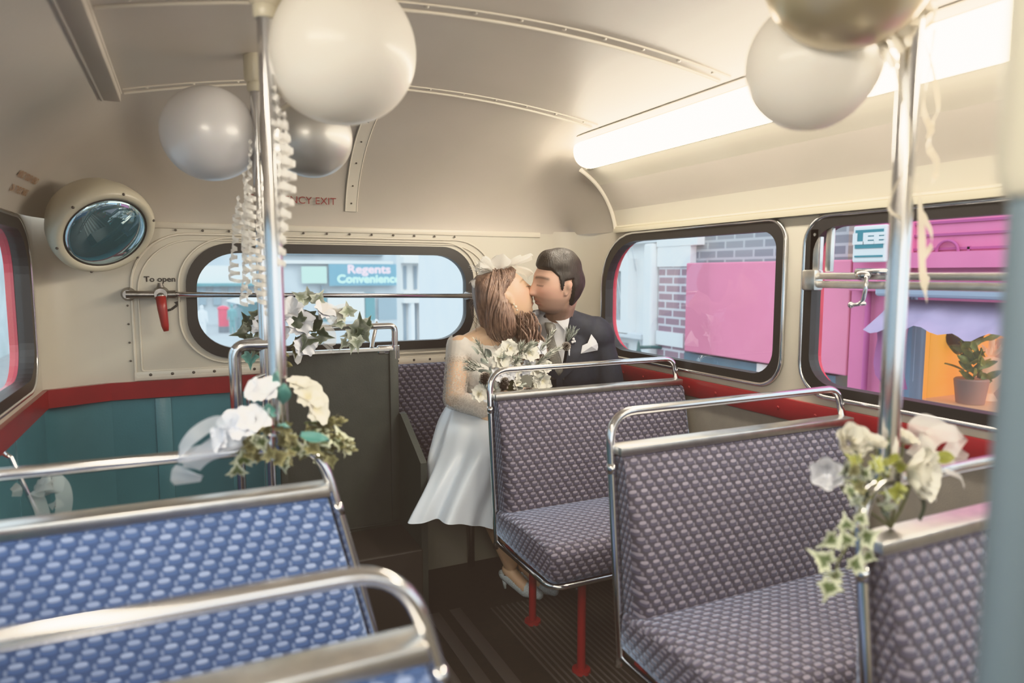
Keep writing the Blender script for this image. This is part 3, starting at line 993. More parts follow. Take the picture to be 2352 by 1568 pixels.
def paint(o, Mh, base, lip, blush, stubble=None, brow=None):
    me = o.data
    ca = me.color_attributes.new('Tint', 'FLOAT_COLOR', 'POINT')
    inv = Mh.inverted()
    for i, v in enumerate(me.vertices):
        p = inv @ v.co
        c = V(base)
        if abs(p.x) < .12 and abs(p.y) < .16 and abs(p.z) < .16:
            ax = abs(p.x)
            if ax > .070 and -.01 < p.y < .04:
                k = gauss(p.y - .012, .0065) * gauss(p.z - .004, .011); c = c.lerp(V(base) * .35, .75 * k)  # shade in the hollow of the ear, painted into the skin tint
                k = gauss(p.y - .030, .006) * gauss(p.z - .008, .02); c = c.lerp(V(blush), .5 * k)
            if p.y < 0:
                k = gauss(p.z + .020, .020) * gauss(ax - .045, .022); c = c.lerp(V(blush), .55 * k)
                k = max(gauss(p.z + .0595, .005), gauss(p.z + .0745, .0055)) * (1 if ax < .021 else gauss(ax - .021, .004)) * (1 if p.y < -.06 else 0)
                c = c.lerp(V(lip), min(1, .9 * k))
                k = gauss(p.z + .0668, .0018) * gauss(p.x, .018) * (1 if p.y < -.07 else 0); c = c.lerp(V((.08, .02, .02)), .8 * k)
                k = gauss(p.z - .0025 - 2.5 * (ax - .031) ** 2, .0018) * (1 if .017 < ax < .047 else 0); c = c.lerp(V((.03, .02, .015)), .9 * k)
                k = gauss(p.z - .016, .008) * gauss(ax - .031, .015); c = c.lerp(V(base) * .62, .5 * k)
                if brow:
                    k = gauss(p.z - .036 + 6 * (ax - .034) ** 2, .0042) * (1 if .012 < ax < .056 else gauss(max(.012 - ax, ax - .056), .003)); c = c.lerp(V(brow), min(1, .85 * k))
            if stubble:
                k = sstep(-.038, -.055, p.z) * sstep(.062, .03, p.y)
                tash = gauss(p.z + .047, .007) * (1 if ax < .03 else gauss(ax - .03, .01)) * (1 if p.y < -.05 else 0)
                edge = sstep(.05, .075, ax + .5 * max(0, p.y + .03))
                k2 = sstep(-.075, -.110, p.z + .25 * (ax - .02))
                c = c.lerp(V(stubble), min(.85, .30 * k + .60 * k2 + .30 * tash))
        ca.data[i].color = (*c, 1)
def add_hand(b, wrist, d_, palm_n, side, s=1.0, curl=.45):
    """palm, four bent fingers of unequal length and a thumb from the side of the palm"""
    d_ = V(d_).normalized(); n_ = V(palm_n); n_ = (n_ - d_ * n_.dot(d_)).normalized(); sd = d_.cross(n_) * side
    w = V(wrist)
    for k in range(4):
        o_ = (k - 1.5) * .019 * s
        a = w + d_ * .012 * s + sd * o_ * .7; c = w + d_ * (.085 - .004 * abs(k - 1.2)) * s + sd * o_
        add_capsule(b, a, .0125 * s, c, .0108 * s, 12)
        ln = (.066, .076, .071, .055)[k] * s
        p = c; ang = .15
        for j, fr_ in enumerate((.45, .31, .24)):
            ang += curl * (.9 if j else .6)
            dd = (d_ * cos(ang) + n_ * sin(ang) + sd * (k - 1.5) * .05).normalized()
            q = p + dd * ln * fr_
            add_capsule(b, p, (.0100 - .0009 * j) * s, q, (.0092 - .0010 * j) * s, 10)
            p = q
    t0 = w + d_ * .028 * s - sd * .026 * s
    t1 = t0 + (d_ * .6 - sd * .65 + n_ * .35).normalized() * .036 * s
    t2 = t1 + (d_ * .85 - sd * .2 + n_ * .45).normalized() * .032 * s
    add_capsule(b, w + d_ * .02 * s - sd * .012 * s, .014 * s, t0, .014 * s, 12)
    add_capsule(b, t0, .0135 * s, t1, .0108 * s, 12); add_capsule(b, t1, .0105 * s, t2, .0088 * s, 12)

KISS = ony(1228, 691, 2.475)
MOUTH = V((0, -.103, -.066)) * HS
GROLL, BROLL = 9, 9
# ------------------------------------------------------------------ groom
gface = V((-.995, .06, .0)).normalized()
LAT = V((-.43, -.90, 0)) * .016
gM = head_matrix((0, 0, 0), gface, (0.03, 0, 1), GROLL)
gpos = KISS + LAT + V((-.014, 0, 0)) - (gM.to_3x3() @ (MOUTH + V((0, -.002, 0))))
gM.translation = gpos
gMs = gM @ Matrix.Scale(HS, 4)
bface = V((.89, -.12, .48)).normalized()
bM = head_matrix((0, 0, 0), bface, (-.30, -.02, 1), BROLL)
bpos = KISS - LAT + V((.006, 0, .004)) - (bM.to_3x3() @ (MOUTH + V((0, .002, 0))))
bM.translation = bpos
bMs = bM @ Matrix.Scale(HS * .97, 4)

groom = empty('person', (1.44, 2.62, .47), 'man with short dark hair in navy suit and grey tie, kissing the woman', 'person')
gt = V(groom.location)
gneck = V((1.425, 2.560, 1.110))
gsL, gsR = V((1.590, 2.520, 1.005)), V((1.285, 2.690, 1.010))
geL, ghL = V((1.665, 2.46, .72)), V((1.535, 2.32, .65))
geR, ghR = V((1.245, 2.68, .74)), V((1.30, 2.42, .62))
GROT = Matrix.Rotation(radians(-30), 3, 'Z')
def gp(x, y, z): return GROT @ V((x, y, 0)) + V((1.44, 2.60, z))
def torso(b, infl=0.0, neck=True):
    add_ellipsoid(b, gp(0, 0, .890), (.180 + infl, .115 + infl, .20 + infl), GROT)
    add_ellipsoid(b, gp(0, .01, .66), (.165 + infl, .125 + infl, .20 + infl), GROT)
    add_capsule(b, gsL, .066 + infl, gsR, .066 + infl)
    add_capsule(b, gneck + V((.0, .0, -.055)), .068 + infl, gsL + V((-.04, .02, .030)), .046 + infl)
    add_capsule(b, gneck + V((.0, .0, -.055)), .068 + infl, gsR + V((.04, -.02, .030)), .046 + infl)
b = head_mesh(True)
for v in b.verts: v.co = gMs @ v.co
jaw = gMs @ V((0, .026, -.055))
add_capsule(b, gneck + V((0, .0, -.06)), .060, jaw, .052)
add_capsule(b, gneck + V((0, .01, -.06)), .060, gMs @ V((0, .052, -.03)), .050)
torso(b)
for s, e_, h in ((gsL, geL, ghL), (gsR, geR, ghR)):
    add_capsule(b, s, .056, e_, .043); add_capsule(b, e_, .042, h, .029)
add_hand(b, ghL, (-.9, -.35, -.15), (0, .2, -1), 1, 1.05)
add_hand(b, ghR, (.6, -.6, -.15), (0, .2, -1), -1, 1.05)
for dx in (-.09, .09):
    hip, kn, an = V((1.45 + dx, 2.60, .555)), V((1.45 + dx * 1.15, 2.275, .545)), V((1.45 + dx * 1.1, 2.33, .10))
    add_capsule(b, hip, .086, kn, .060); add_capsule(b, kn, .058, an, .036)
    add_capsule(b, an + V((0, .02, -.055)), .032, an + V((0, -.09, -.062)), .026)
GBASE, GLIP, GBL, GST = (.68, .43, .32), (.46, .18, .16), (.70, .34, .26), (.16, .10, .075)
for v in b.verts: v.co -= gt
body = remeshed('body', b, .0035, skin('skin_groom', GBASE, GLIP, GBL), groom, 3)
gMl = Matrix.Translation(-gt) @ gMs
paint(body, gMl, GBASE, GLIP, GBL, GST, (.035, .022, .015))

def hair_cap(name, Mh, m, region, thick, parent, origin, nscale=60, namp=.004, sub=6):
    b = bmesh.new(); bmesh.ops.create_icosphere(b, subdivisions=sub, radius=1)
    bad = []
    for v in b.verts:
        d = v.co.normalized()
        x, y, z = d.x * .0765, d.y * .101, d.z * .123
        if z < 0:
            t = -z / .123; x *= 1 - .16 * t ** 1.7
            if y > 0: y *= 1 - .45 * min(1, t * 1.2) ** 1.2
        if y > 0: y = y * 1.05 + .004
        if y < 0: y = -(.100 * (abs(y) / .100) ** .85)
        w = region(x, y, z)
        k = sstep(-.35, .55, w)
        t = -.012 + (thick(x, y, z) + .012) * k
        t += namp * noise.noise(V((x * 1.0, y * .5, z * .35)) * nscale) * k
        v.co = Mh @ (V((x, y, z)) + d * t) - origin
    return obj(name, b, m, parent, smooth=True)
def hair_mat(name, c1, c2, rough=.38):
    m = mat(name, c1, rough)
    f = noise_tex(m, 30, 4, vscale=(3, 3, .6))
    r = N(m, 'ShaderNodeMapRange'); r.inputs[1].default_value = .35; r.inputs[2].default_value = .65
    L(m, f, r.inputs[0]); L(m, mixc(m, r.outputs[0], c1, c2), bsdf(m).inputs['Base Color'])
    b_ = N(m, 'ShaderNodeBump'); b_.inputs['Strength'].default_value = .6; b_.inputs['Distance'].default_value = .004
    L(m, noise_tex(m, 90, 3, vscale=(3, 3, .4)), b_.inputs['Height']); L(m, b_.outputs[0], bsdf(m).inputs['Normal'])
    return m
DARKHAIR = hair_mat('dark_brown_hair', (.012, .009, .007), (.022, .016, .012), .5)
def g_region(x, y, z):
    ax = abs(x)
    # hairline across the forehead, down past the temple, sideburn in front of the ear, round the nape
    ks = ((-.2, .067), (-.052, .066), (-.024, .040), (-.014, -.008), (-.006, -.012), (.000, .026), (.034, .032), (.042, -.075), (.3, -.075))
    for (a0, l0), (a1, l1) in zip(ks, ks[1:]):
        if a0 <= y <= a1: lim = l0 + (l1 - l0) * (y - a0) / (a1 - a0); break
    return (z - lim) / .012
hair_cap('hair', gMs, DARKHAIR, g_region, lambda x, y, z: .006 + .016 * sstep(.055, .115, z) + .006 * sstep(-.03, .02, y) + .006 * sstep(0, -.08, y) * sstep(.05, .1, z), groom, gt)

# suit
NAVY = mottle(mat('navy_suit', rough=.75), (.010, .015, .028), (.008, .012, .022), 60, 2, .15, 500)
SHIRT = mottle(mat('white_shirt', rough=.7), (.72, .72, .74), (.68, .68, .70), 60)
TIE = mottle(mat('grey_tie', rough=.45), (.24, .23, .20), (.15, .145, .13), 260, 2, .1, 500)
b = BM(); torso(b, .012)
for v in b.verts: v.co -= gt
shirt = remeshed('shirt', b, .006, SHIRT, groom, 3, keep=lambda p: -.20 < p.z < .67)
b = BM(); torso(b, .026)
add_ellipsoid(b, (1.450, 2.61, .56), (.195, .150, .13))
for s, e_, h in ((gsL, geL, ghL), (gsR, geR, ghR)):
    add_capsule(b, s, .081, e_, .062); add_capsule(b, e_, .061, h.lerp(e_, .10), .044)
add_capsule(b, gsL + V((.012, 0, .012)), .074, gsL + V((-.05, 0, .030)), .070)
for v in b.verts: v.co -= gt
def jacket_keep(p):
    w = p + gt
    if (V((w.x, w.y, 0)) - V((gneck.x, gneck.y, 0))).length < .066 and w.z > 1.02: return False
    if (w - ghL).length < .03 or (w - ghR).length < .03: return False
    return True
def crease(p, n_):
    w = p + gt
    k = noise.noise(V((w.x * 9, w.y * 9, w.z * 5))) * .006 + noise.noise(V((w.x * 22, w.y * 22, w.z * 9))) * .0025
    return n_ * k
jacket = remeshed('jacket', b, .0065, NAVY, groom, 4, keep=jacket_keep, disp=crease)
bv = BVHTree.FromObject(jacket, bpy.context.evaluated_depsgraph_get())
sv = BVHTree.FromObject(shirt, bpy.context.evaluated_depsgraph_get())
def onto(x, z, off=.006, tree=None):
    """point on the suit front below (x, z), seen from the front of the bus"""
    hs = [t.ray_cast(V((x, 1.9, z)) - gt, V((0, 1, 0))) for t in (bv, sv)]
    hs = [h for h in hs if h[0] is not None]
    h = min(hs, key=lambda h: h[0].y) if hs else (None,)
    if h[0] is None: return V((x, 2.50, z)) - gt
    return h[0] + V((0, -off, 0))
# shirt front and lapels lie on the jacket
def overlay(name, m, rows, off, n=10):
    """strip between left and right edge curves [(z, x0, x1, extra), ...] laid on the suit front"""
    b = BM(); g = []
    for z, x0, x1, ex in rows:
        g.append([b.verts.new(onto(x0 + (x1 - x0) * i / n, z, off + ex)) for i in range(n + 1)])
    for A, B_ in zip(g, g[1:]):
        for i in range(n): b.faces.new((A[i], A[i + 1], B_[i + 1], B_[i]))
    return obj(name, b, m, groom, smooth=True)
def lerp(a, c, t): return a + (c - a) * t
TX = lambda z: 1.352 + (1.075 - z) * .12            # line of the tie
VZ0, VZ1 = .86, 1.13
def vr(t): return .003 + .084 * t ** .65
def vl(t): return .003 + .050 * t ** .65
overlay('shirt_front', SHIRT, [(lerp(VZ0, VZ1, k / 14), TX(lerp(VZ0, VZ1, k / 14)) - vl(k / 14), TX(lerp(VZ0, VZ1, k / 14)) + vr(k / 14), 0) for k in range(15)], .003)
for s_ in (1, -1):
    rows = []
    for k in range(17):
        t = k / 16; z = lerp(VZ0 - .06, 1.12, t); tv = max(0, (z - VZ0) / (VZ1 - VZ0))
        x0 = TX(z) + s_ * ((vr(tv) if s_ > 0 else vl(tv)) if z > VZ0 else -.012)
        wd = .010 + .060 * min(1, t / .62) if t < .64 else (.030 + .020 * (t - .64) / .1 if t < .74 else .050 - .040 * (t - .74) / .26)
        rows.append((z, x0, x0 + s_ * wd, .012 if z > .98 else .022))
    overlay('lapel', NAVY, rows, .004)
# collar: folded band with two points
b = BM()
up_c = (gMs @ V((0, .03, -.10)) - gneck).normalized()
ring0, ring1, ring2 = [], [], []
for k in range(33):
    a = -pi / 2 + .20 + (2 * pi - .40) * k / 32
    dv = GROT @ V((cos(a), sin(a), 0))
    front = max(0, -sin(a))
    base = gneck + V((0, .0, -.045 - .040 * front))
    ring0.append(b.verts.new(base + dv * .076 - gt))
    ring1.append(b.verts.new(base + dv * .068 + V((0, 0, .062 + .004 * (1 - front))) - gt))
for A, B_ in ((ring0, ring1),):
    for i in range(32): b.faces.new((A[i], A[i + 1], B_[i + 1], B_[i]))
obj('collar', b, SHIRT, groom, smooth=True)
for s_ in (1, -1):
    rows = []
    for k in range(9):
        t = k / 8; z = 1.112 - .070 * t
        rows.append((z, TX(z) + s_ * (.005 + .046 * t), TX(z) + s_ * ((.090 if s_ > 0 else .060) - (.036 if s_ > 0 else .012) * t), .014))
    overlay('collar_leaf', SHIRT, rows, .004, 6)
# tie
b = BM()
def ring(zc, xc, w, th):
    c = onto(xc, zc, .006 + th * .6)
    return [c + GROT @ V((w * cos(a), th * sin(a), 0)) for a in [2 * pi * k / 16 for k in range(16)]]
rows = []
for zc, w, th in ((1.078, .016, .012), (1.068, .023, .020), (1.048, .022, .021), (1.028, .015, .017), (1.022, .015, .010), (.99, .020, .007), (.93, .026, .006), (.88, .029, .005), (.84, .030, .004)):
    rows.append([b.verts.new(p) for p in ring(zc, TX(zc), w, th)])
for A, B_ in zip(rows, rows[1:]):
    for i in range(16): b.faces.new((A[i], A[(i + 1) % 16], B_[(i + 1) % 16], B_[i]))
b.faces.new(rows[0]); b.faces.new(rows[-1])
obj('tie', b, TIE, groom, smooth=True)
# pocket square
b = BM()
pc = onto(1.520, .968, .010)
P = [V((-.040, 0, -.022)), V((.042, 0, -.012)), V((.046, -.004, .018)), V((.030, -.006, .032)), V((.008, -.004, .058)), V((-.012, -.008, .022)), V((-.034, -.002, .012))]
c0 = b.verts.new(pc + V((.004, -.014, .008)))
vs = [b.verts.new(pc + p) for p in P]
for i in range(len(vs)): b.faces.new((c0, vs[i], vs[(i + 1) % len(vs)]))
obj('pocket_square', b, SHIRT, groom)
# trousers and shoes
b = BM()
for dx in (-.09, .09):
    hip, kn, an = V((1.45 + dx, 2.60, .555)), V((1.45 + dx * 1.15, 2.275, .545)), V((1.45 + dx * 1.1, 2.33, .10))
    add_capsule(b, hip, .098, kn, .074); add_capsule(b, kn, .072, an + V((0, 0, .02)), .058)
for v in b.verts: v.co -= gt
remeshed('trousers', b, .009, NAVY, groom, 3)
SHOE = mat('black_shoe', (.012, .011, .010), .25)
for dx in (-.09, .09):
    an = V((1.45 + dx * 1.1, 2.33, .10)) - gt
    b = BM(); add_capsule(b, an + V((0, .03, -.050)), .046, an + V((0, -.11, -.062)), .036)
    remeshed('shoe', b, .008, SHOE, groom, 2)

# ---- shared botanical shapes (used by the buttonhole, bouquet and posies)
def leaf_mat(name, inner, edge, rough=.5, lo=.55, hi=.85, trans=.2):
    m = mat(name, inner, rough)
    uv = N(m, 'ShaderNodeUVMap'); sp = N(m, 'ShaderNodeSeparateXYZ'); L(m, uv.outputs[0], sp.inputs[0])
    nz = noise_tex(m, 60, 2)
    k = math_(m, 'ADD', sp.outputs[0], math_(m, 'MULTIPLY', math_(m, 'SUBTRACT', nz, .5), .5))
    r = N(m, 'ShaderNodeMapRange', interpolation_type='SMOOTHSTEP'); r.inputs[1].default_value = lo; r.inputs[2].default_value = hi
    L(m, k, r.inputs[0]); L(m, mixc(m, r.outputs[0], inner, edge), bsdf(m).inputs['Base Color'])
    return m
IVY = leaf_mat('ivy_dark', (.030, .048, .030), (.10, .125, .085), .35, .7, 1.0)
IVYV = leaf_mat('ivy_variegated', (.085, .125, .040), (.55, .58, .42), .4, .40, .75)
IVYP = leaf_mat('ivy_pale', (.22, .26, .18), (.50, .54, .46), .5, .3, .9)
IVYT = leaf_mat('leaf_blue_green', (.07, .24, .22), (.14, .34, .30), .5)
OLIVE = leaf_mat('leaf_olive', (.10, .095, .035), (.24, .23, .11), .6, .4, .9)
LIME = leaf_mat('leaf_lime', (.30, .32, .06), (.42, .44, .14), .5)
PETAL = leaf_mat('petal_white', (.72, .68, .52), (.84, .82, .74), .6, .1, .6)
PETALC = leaf_mat('petal_cool_white', (.74, .76, .80), (.86, .87, .92), .6, .1, .6)
SILVERL = leaf_mat('leaf_silver_green', (.26, .30, .26), (.46, .50, .45), .6, .3, .9)
FROST = leaf_mat('needle_frosted', (.30, .33, .28), (.55, .56, .50), .7, .2, .8)
CONE = leaf_mat('pine_cone', (.045, .028, .020), (.52, .47, .42), .7, .62, .95)
BERRY = mat('silver_berry', (.6, .6, .6), .15, .8)
STEM = mat('stem', (.12, .13, .06), .6)
def add_patch(bm, M, nu, nv, fn):
    """grid patch: fn(u, v) -> local point; uv.x = closeness to the rim"""
    uvl = bm.loops.layers.uv.active or bm.loops.layers.uv.new('UVMap')
    g = [[bm.verts.new(M @ V(fn(i / nu, j / nv))) for j in range(nv + 1)] for i in range(nu + 1)]
    e = lambda i, j: max(i / nu, abs(2 * j / nv - 1) * .9 * (i / nu) ** .3)
    for i in range(nu):
        for j in range(nv):
            ij = ((i, j), (i + 1, j), (i + 1, j + 1), (i, j + 1))
            try: f = bm.faces.new([g[a][c] for a, c in ij])
            except ValueError: continue
            f.smooth = True
            for l, (a, c) in zip(f.loops, ij): l[uvl].uv = (e(a, c), 0)
def add_petal(bm, M, ln, wd, curl=.4, cup=.3, tip=.6, ruf=0.0):
    ph = random.random() * 6
    def fn(u, v):
        s = 2 * v - 1
        w = wd * (.25 + .75 * sin(min(1, u * 1.12) * pi * .62) ** .8) * (1 - .75 * max(0, u - tip) / (1 - tip + 1e-6) * abs(s) ** .5 * .6)
        a = curl * u
        y = ln * (sin(a) / curl if abs(curl) > .02 else u)
        z = ln * ((1 - cos(a)) / curl if abs(curl) > .02 else 0)
        return (s * w * .5, y * (1 - .12 * abs(s) ** 2 * u), z + cup * w * s * s * .5 + ruf * sin(s * 5 + ph) * u * wd)
    add_patch(bm, M, 6, 6, fn)
IVYOUT = [(0, -.06), (.10, -.22), (.36, -.30), (.34, -.08), (.62, .10), (.36, .26), (.26, .46), (.14, .52), (0, 1.0)]
def add_ivy(bm, M, s, fold=.25):
    uvl = bm.loops.layers.uv.active or bm.loops.layers.uv.new('UVMap')
    out = IVYOUT + [(-x, y) for x, y in IVYOUT[-2:0:-1]]
    def pt(x, y): return M @ (V((x, y, fold * abs(x) - .25 * y * y)) * s)
    c = bm.verts.new(pt(0, .12)); vs = [bm.verts.new(pt(x, y)) for x, y in out]
    ms = [bm.verts.new(pt(x * .55, .12 + (y - .12) * .55)) for x, y in out]
    n = len(vs)
    for i in range(n):
        j = (i + 1) % n
        f = bm.faces.new((c, ms[i], ms[j])); f.smooth = True
        for l, u in zip(f.loops, (0, .55, .55)): l[uvl].uv = (u, 0)
        f = bm.faces.new((ms[i], vs[i], vs[j], ms[j])); f.smooth = True
        for l, u in zip(f.loops, (.55, 1, 1, .55)): l[uvl].uv = (u, 0)
def rnd_frame(p, d, twist=None):
    M = frame(p, d)
    return M @ Matrix.Rotation(random.uniform(0, 2 * pi) if twist is None else twist, 4, 'Z')
def add_rose(bm, p, d, r):
    for ring_, n, tilt in ((0, 3, 1.45), (1, 4, 1.22), (2, 5, .95), (3, 6, .62)):
        for k in range(n):
            a = 2 * pi * (k + .37 * ring_) / n
            M = frame(p, d) @ Matrix.Rotation(a, 4, 'Z') @ Matrix.Translation((0, r * (.04 + .10 * ring_), r * (.10 - .10 * ring_))) @ Matrix.Rotation(tilt, 4, 'X')
            add_petal(bm, M, r * (.75 + .10 * ring_), r * (.62 + .22 * ring_), curl=-.5 + (.25 * ring_), cup=.55, tip=.75, ruf=.02)
def add_lily(bm, p, d, r, n=6, curl=-.9, ruf=.05, tip=.92):
    for k in range(n):
        a = 2 * pi * k / n + random.uniform(-.1, .1)
        M = frame(p, d) @ Matrix.Rotation(a, 4, 'Z') @ Matrix.Rotation(.75 + .15 * (k % 2), 4, 'X')
        add_petal(bm, M, r * random.uniform(.9, 1.1), r * .95, curl=curl, cup=.35, tip=tip, ruf=ruf)
def add_cone(bm, p, d, r, ln):
    uvl = bm.loops.layers.uv.active or bm.loops.layers.uv.new('UVMap')
    add_ellipsoid(bm, V(p) + V(d).normalized() * ln * .45, (r * .55, r * .55, ln * .45), frame((0, 0, 0), d).to_3x3(), 12)
    M0 = frame(p, d)
    n = 46
    for k in range(n):
        t = (k + .5) / n
        a = k * 2.39996
        rad = r * sin(pi * (.12 + .83 * t)) ** .7
        M = M0 @ Matrix.Translation((0, 0, ln * (.02 + .9 * t))) @ Matrix.Rotation(a, 4, 'Z') @ Matrix.Rotation(.25 + .9 * t, 4, 'X')
        w, l_ = r * .36 * (1.1 - .5 * t), rad * 1.02
        def fn(u, v, w=w, l_=l_):
            s = 2 * v - 1
            return (s * w * (.4 + .6 * u) * (1 - .3 * max(0, u - .8) * 5 * abs(s)), l_ * (.3 + .7 * u), .25 * w * u * u - .2 * w * s * s)
        add_patch(bm, M, 3, 2, fn)
        M2 = M @ Matrix.Translation((0, 0, -.18 * w))
        add_patch(bm, M2, 1, 2, fn)
def add_sprig(bm, p, d, ln, n=16, needle=.03, width=.003, spread=.8):
    d = V(d).normalized(); p = V(p)
    add_tube(bm, [p, p + d * ln * .5, p + d * ln], [.0018, .0014, .0006], 5)
    for k in range(n):
        t = .15 + .85 * k / n
        M = frame(p + d * ln * t, d) @ Matrix.Rotation(k * 2.4, 4, 'Z') @ Matrix.Rotation(pi / 2 - spread, 4, 'X')
        l_ = needle * (1.1 - .5 * t)
        add_patch(bm, M, 2, 1, lambda u, v, l_=l_: ((v - .5) * width * (1 - .7 * u), l_ * u, .25 * l_ * u * u))
def add_leaf(bm, p, d, ln, wd, curl=.5, twist=None):
    M = rnd_frame(p, d, twist) @ Matrix.Rotation(pi / 2 - .2, 4, 'X')
    def fn(u, v):
        s = 2 * v - 1
        return (s * wd * .5 * sin(pi * min(1, .08 + .92 * u)) ** .8, ln * u, curl * ln * u * u * .5 + .25 * wd * abs(s))
    add_patch(bm, M, 6, 4, fn)

# buttonhole
bc = onto(1.418, 1.005, .02)
e = empty('buttonhole', bc + gt, 'pine cone and grey sprig buttonhole pinned to the man\'s navy lapel', 'buttonhole')
b = BM(); add_cone(b, (-.018, -.012, -.030), (-.15, -.85, .35), .022, .034); obj('pine_cone', b, CONE, e)
b = BM()
for d in ((.1, -.2, 1), (.45, -.1, .8), (-.15, -.25, 1), (.7, -.15, .75), (.25, -.3, .9)): add_sprig(b, (.0, 0, -.01), d, .066, 12, .028, .004, .6)
obj('sprig', b, SILVERL, e)
b = BM(); add_tube(b, smooth_path([(.004, -.008, -.02), (.002, -.014, -.06), (.004, -.012, -.10)], 4), [.005] * 8 + [.007], 8); obj('stem', b, SHIRT, e, smooth=True)
b = BM()
for p in ((.024, -.012, .004), (.030, -.010, -.006), (.018, -.014, -.008)): add_ellipsoid(b, p, (.006, .006, .006), seg=10)
obj('berry', b, WHITE, e, smooth=True)

# ------------------------------------------------------------------ bride
bride = empty('person', (1.07, 2.60, .47), 'woman with light brown hair in a white lace dress, kissing the man', 'person')
bt = V(bride.location)
bneck = V((1.100, 2.545, 1.055))
bsR, bsL = V((.978, 2.545, .990)), V((1.225, 2.570, 1.000))
beR, bhR = V((.925, 2.475, .795)), V((.985, 2.330, .770))
beL, bhL = V((1.235, 2.48, .775)), V((1.13, 2.32, .80))
def b_torso(b, infl=0.0, yoke=True):
    add_ellipsoid(b, (1.098, 2.575, .885), (.128 + infl, .092 + infl, .150 + infl))
    for dx in (-.055, .055): add_ellipsoid(b, (1.095 + dx, 2.505, .885), (.052 + infl, .048 + infl, .052 + infl), seg=16)
    add_ellipsoid(b, (1.085, 2.59, .72), (.105 + infl, .085 + infl, .15 + infl))
    add_ellipsoid(b, (1.07, 2.60, .58), (.150 + infl, .125 + infl, .125 + infl))
    if yoke:
        add_capsule(b, bsR, .044 + infl, bsL, .044 + infl)
        add_capsule(b, bneck + V((0, .0, -.03)), .056, bsR + V((.03, 0, .01)), .038)
        add_capsule(b, bneck + V((0, .0, -.03)), .056, bsL + V((-.03, 0, .01)), .038)
b = head_mesh(False)
for v in b.verts: v.co = bMs @ v.co
add_capsule(b, bneck + V((0, .005, -.05)), .053, bMs @ V((0, .020, -.055)), .048)
add_capsule(b, bneck + V((0, .01, -.05)), .052, bMs @ V((0, .050, -.03)), .046)
b_torso(b)
for s, e_, h in ((bsR, beR, bhR), (bsL, beL, bhL)):
    add_capsule(b, s, .046, e_, .036); add_capsule(b, e_, .035, h, .023)
add_hand(b, bhR, (.62, -.42, -.42), (.3, .85, .0), -1, .92, .30)
add_hand(b, bhL, (-.75, -.5, .1), (.2, .8, .1), 1, .92, .5)
BLEG = []
for dx, dk, ax in ((-.075, -.10, .06), (.075, .045, .13)):
    hip, kn, an = V((1.07 + dx, 2.59, .545)), V((1.04 + dk, 2.300, .535)), V((1.07 + ax, 2.395, .120))
    add_capsule(b, hip, .082, kn, .052); add_capsule(b, kn, .050, an, .030)
    toe = an + V((.065, -.105, -.095))
    add_capsule(b, an + V((-.004, .012, -.03)), .026, toe + V((-.03, .03, .012)), .024); add_capsule(b, toe + V((-.03, .03, .012)), .024, toe, .018)
    BLEG.append((kn, an, toe))
BBASE, BLIP, BBL = (.74, .51, .34), (.52, .18, .17), (.76, .42, .30)
for v in b.verts: v.co -= bt
body = remeshed('body', b, .0033, skin('skin_bride', BBASE, BLIP, BBL), bride, 3)
bMl = Matrix.Translation(-bt) @ bMs
paint(body, bMl, BBASE, BLIP, BBL, None, (.10, .06, .035))

# hair: full waves brushed back over the ear into a low gathered roll, with loose strands
BROWN = hair_mat('light_brown_hair', (.12, .070, .052), (.27, .17, .125), .38)
b = BM()
def hv(x, y, z): return bMs @ V((x, y, z)) - bt
def hair_dir(d):
    """hair surface of the bride in head space for a direction from the head centre"""
    x, y, z = d.x * .0745, d.y * .099, d.z * .120
    if y > 0: y = y * 1.05 + .004
    if y < 0: y = -(.099 * (abs(y) / .099) ** .85)
    if z > .075: yl = -.10
    elif z > .02: yl = .026 - .105 * ((z - .02) / .055) ** 1.5
    else: yl = .026
    w = min((y - yl) / .012, (z + .125) / .01)
    k = sstep(-.5, .6, w)
    th = .008 + .030 * sstep(.0, .07, y) + .006 * sstep(.03, .10, z) + .034 * gauss(z + .080, .035) * sstep(.01, .06, y)
    th += .004 * noise.noise(V((x * 60, y * 22, z * 22))) + .004 * sin(46 * z + 60 * x + 5 * noise.noise(V((x, y, z)) * 12)) * sstep(0, .05, y)
    return V((x, y, z)) + d * (-.014 + (th + .014) * k), k
hair = bmesh.new()
bmesh.ops.create_icosphere(hair, subdivisions=6, radius=1)
for v in hair.verts:
    p, k = hair_dir(v.co.normalized()); v.co = hv(*p)
hb = obj('hair', hair, BROWN, bride, smooth=True)
# locks laid over it, sweeping from the parting back and down into the roll, and a few flyaways
b = BM()
rs = random.Random(5)
def sph(az, el): return V((sin(az) * cos(el), -cos(az) * cos(el), sin(el)))
for k in range(150):
    s_ = rs.choice((-1, 1)); u = rs.random()
    az0, el0 = radians(rs.uniform(20, 90)) * s_, radians(rs.uniform(48, 80))
    az1, el1 = radians(rs.uniform(112, 180)) * s_, radians(rs.uniform(-62, -25))
    bow = rs.uniform(.1, .5); pts = []; n_ = 16
    for i in range(n_):
        t = i / (n_ - 1)
        az = az0 + (az1 - az0) * (t ** (.7 + bow)); el = el0 + (el1 - el0) * t
        d = sph(az, el); p, kk = hair_dir(d)
        pts.append(bMs @ (p + d * (.001 + .004 * sin(pi * t) * u)) - bt)
    add_tube(b, pts, [.0008 + .0042 * sin(pi * i / (n_ - 1)) ** .6 for i in range(n_)], 6)
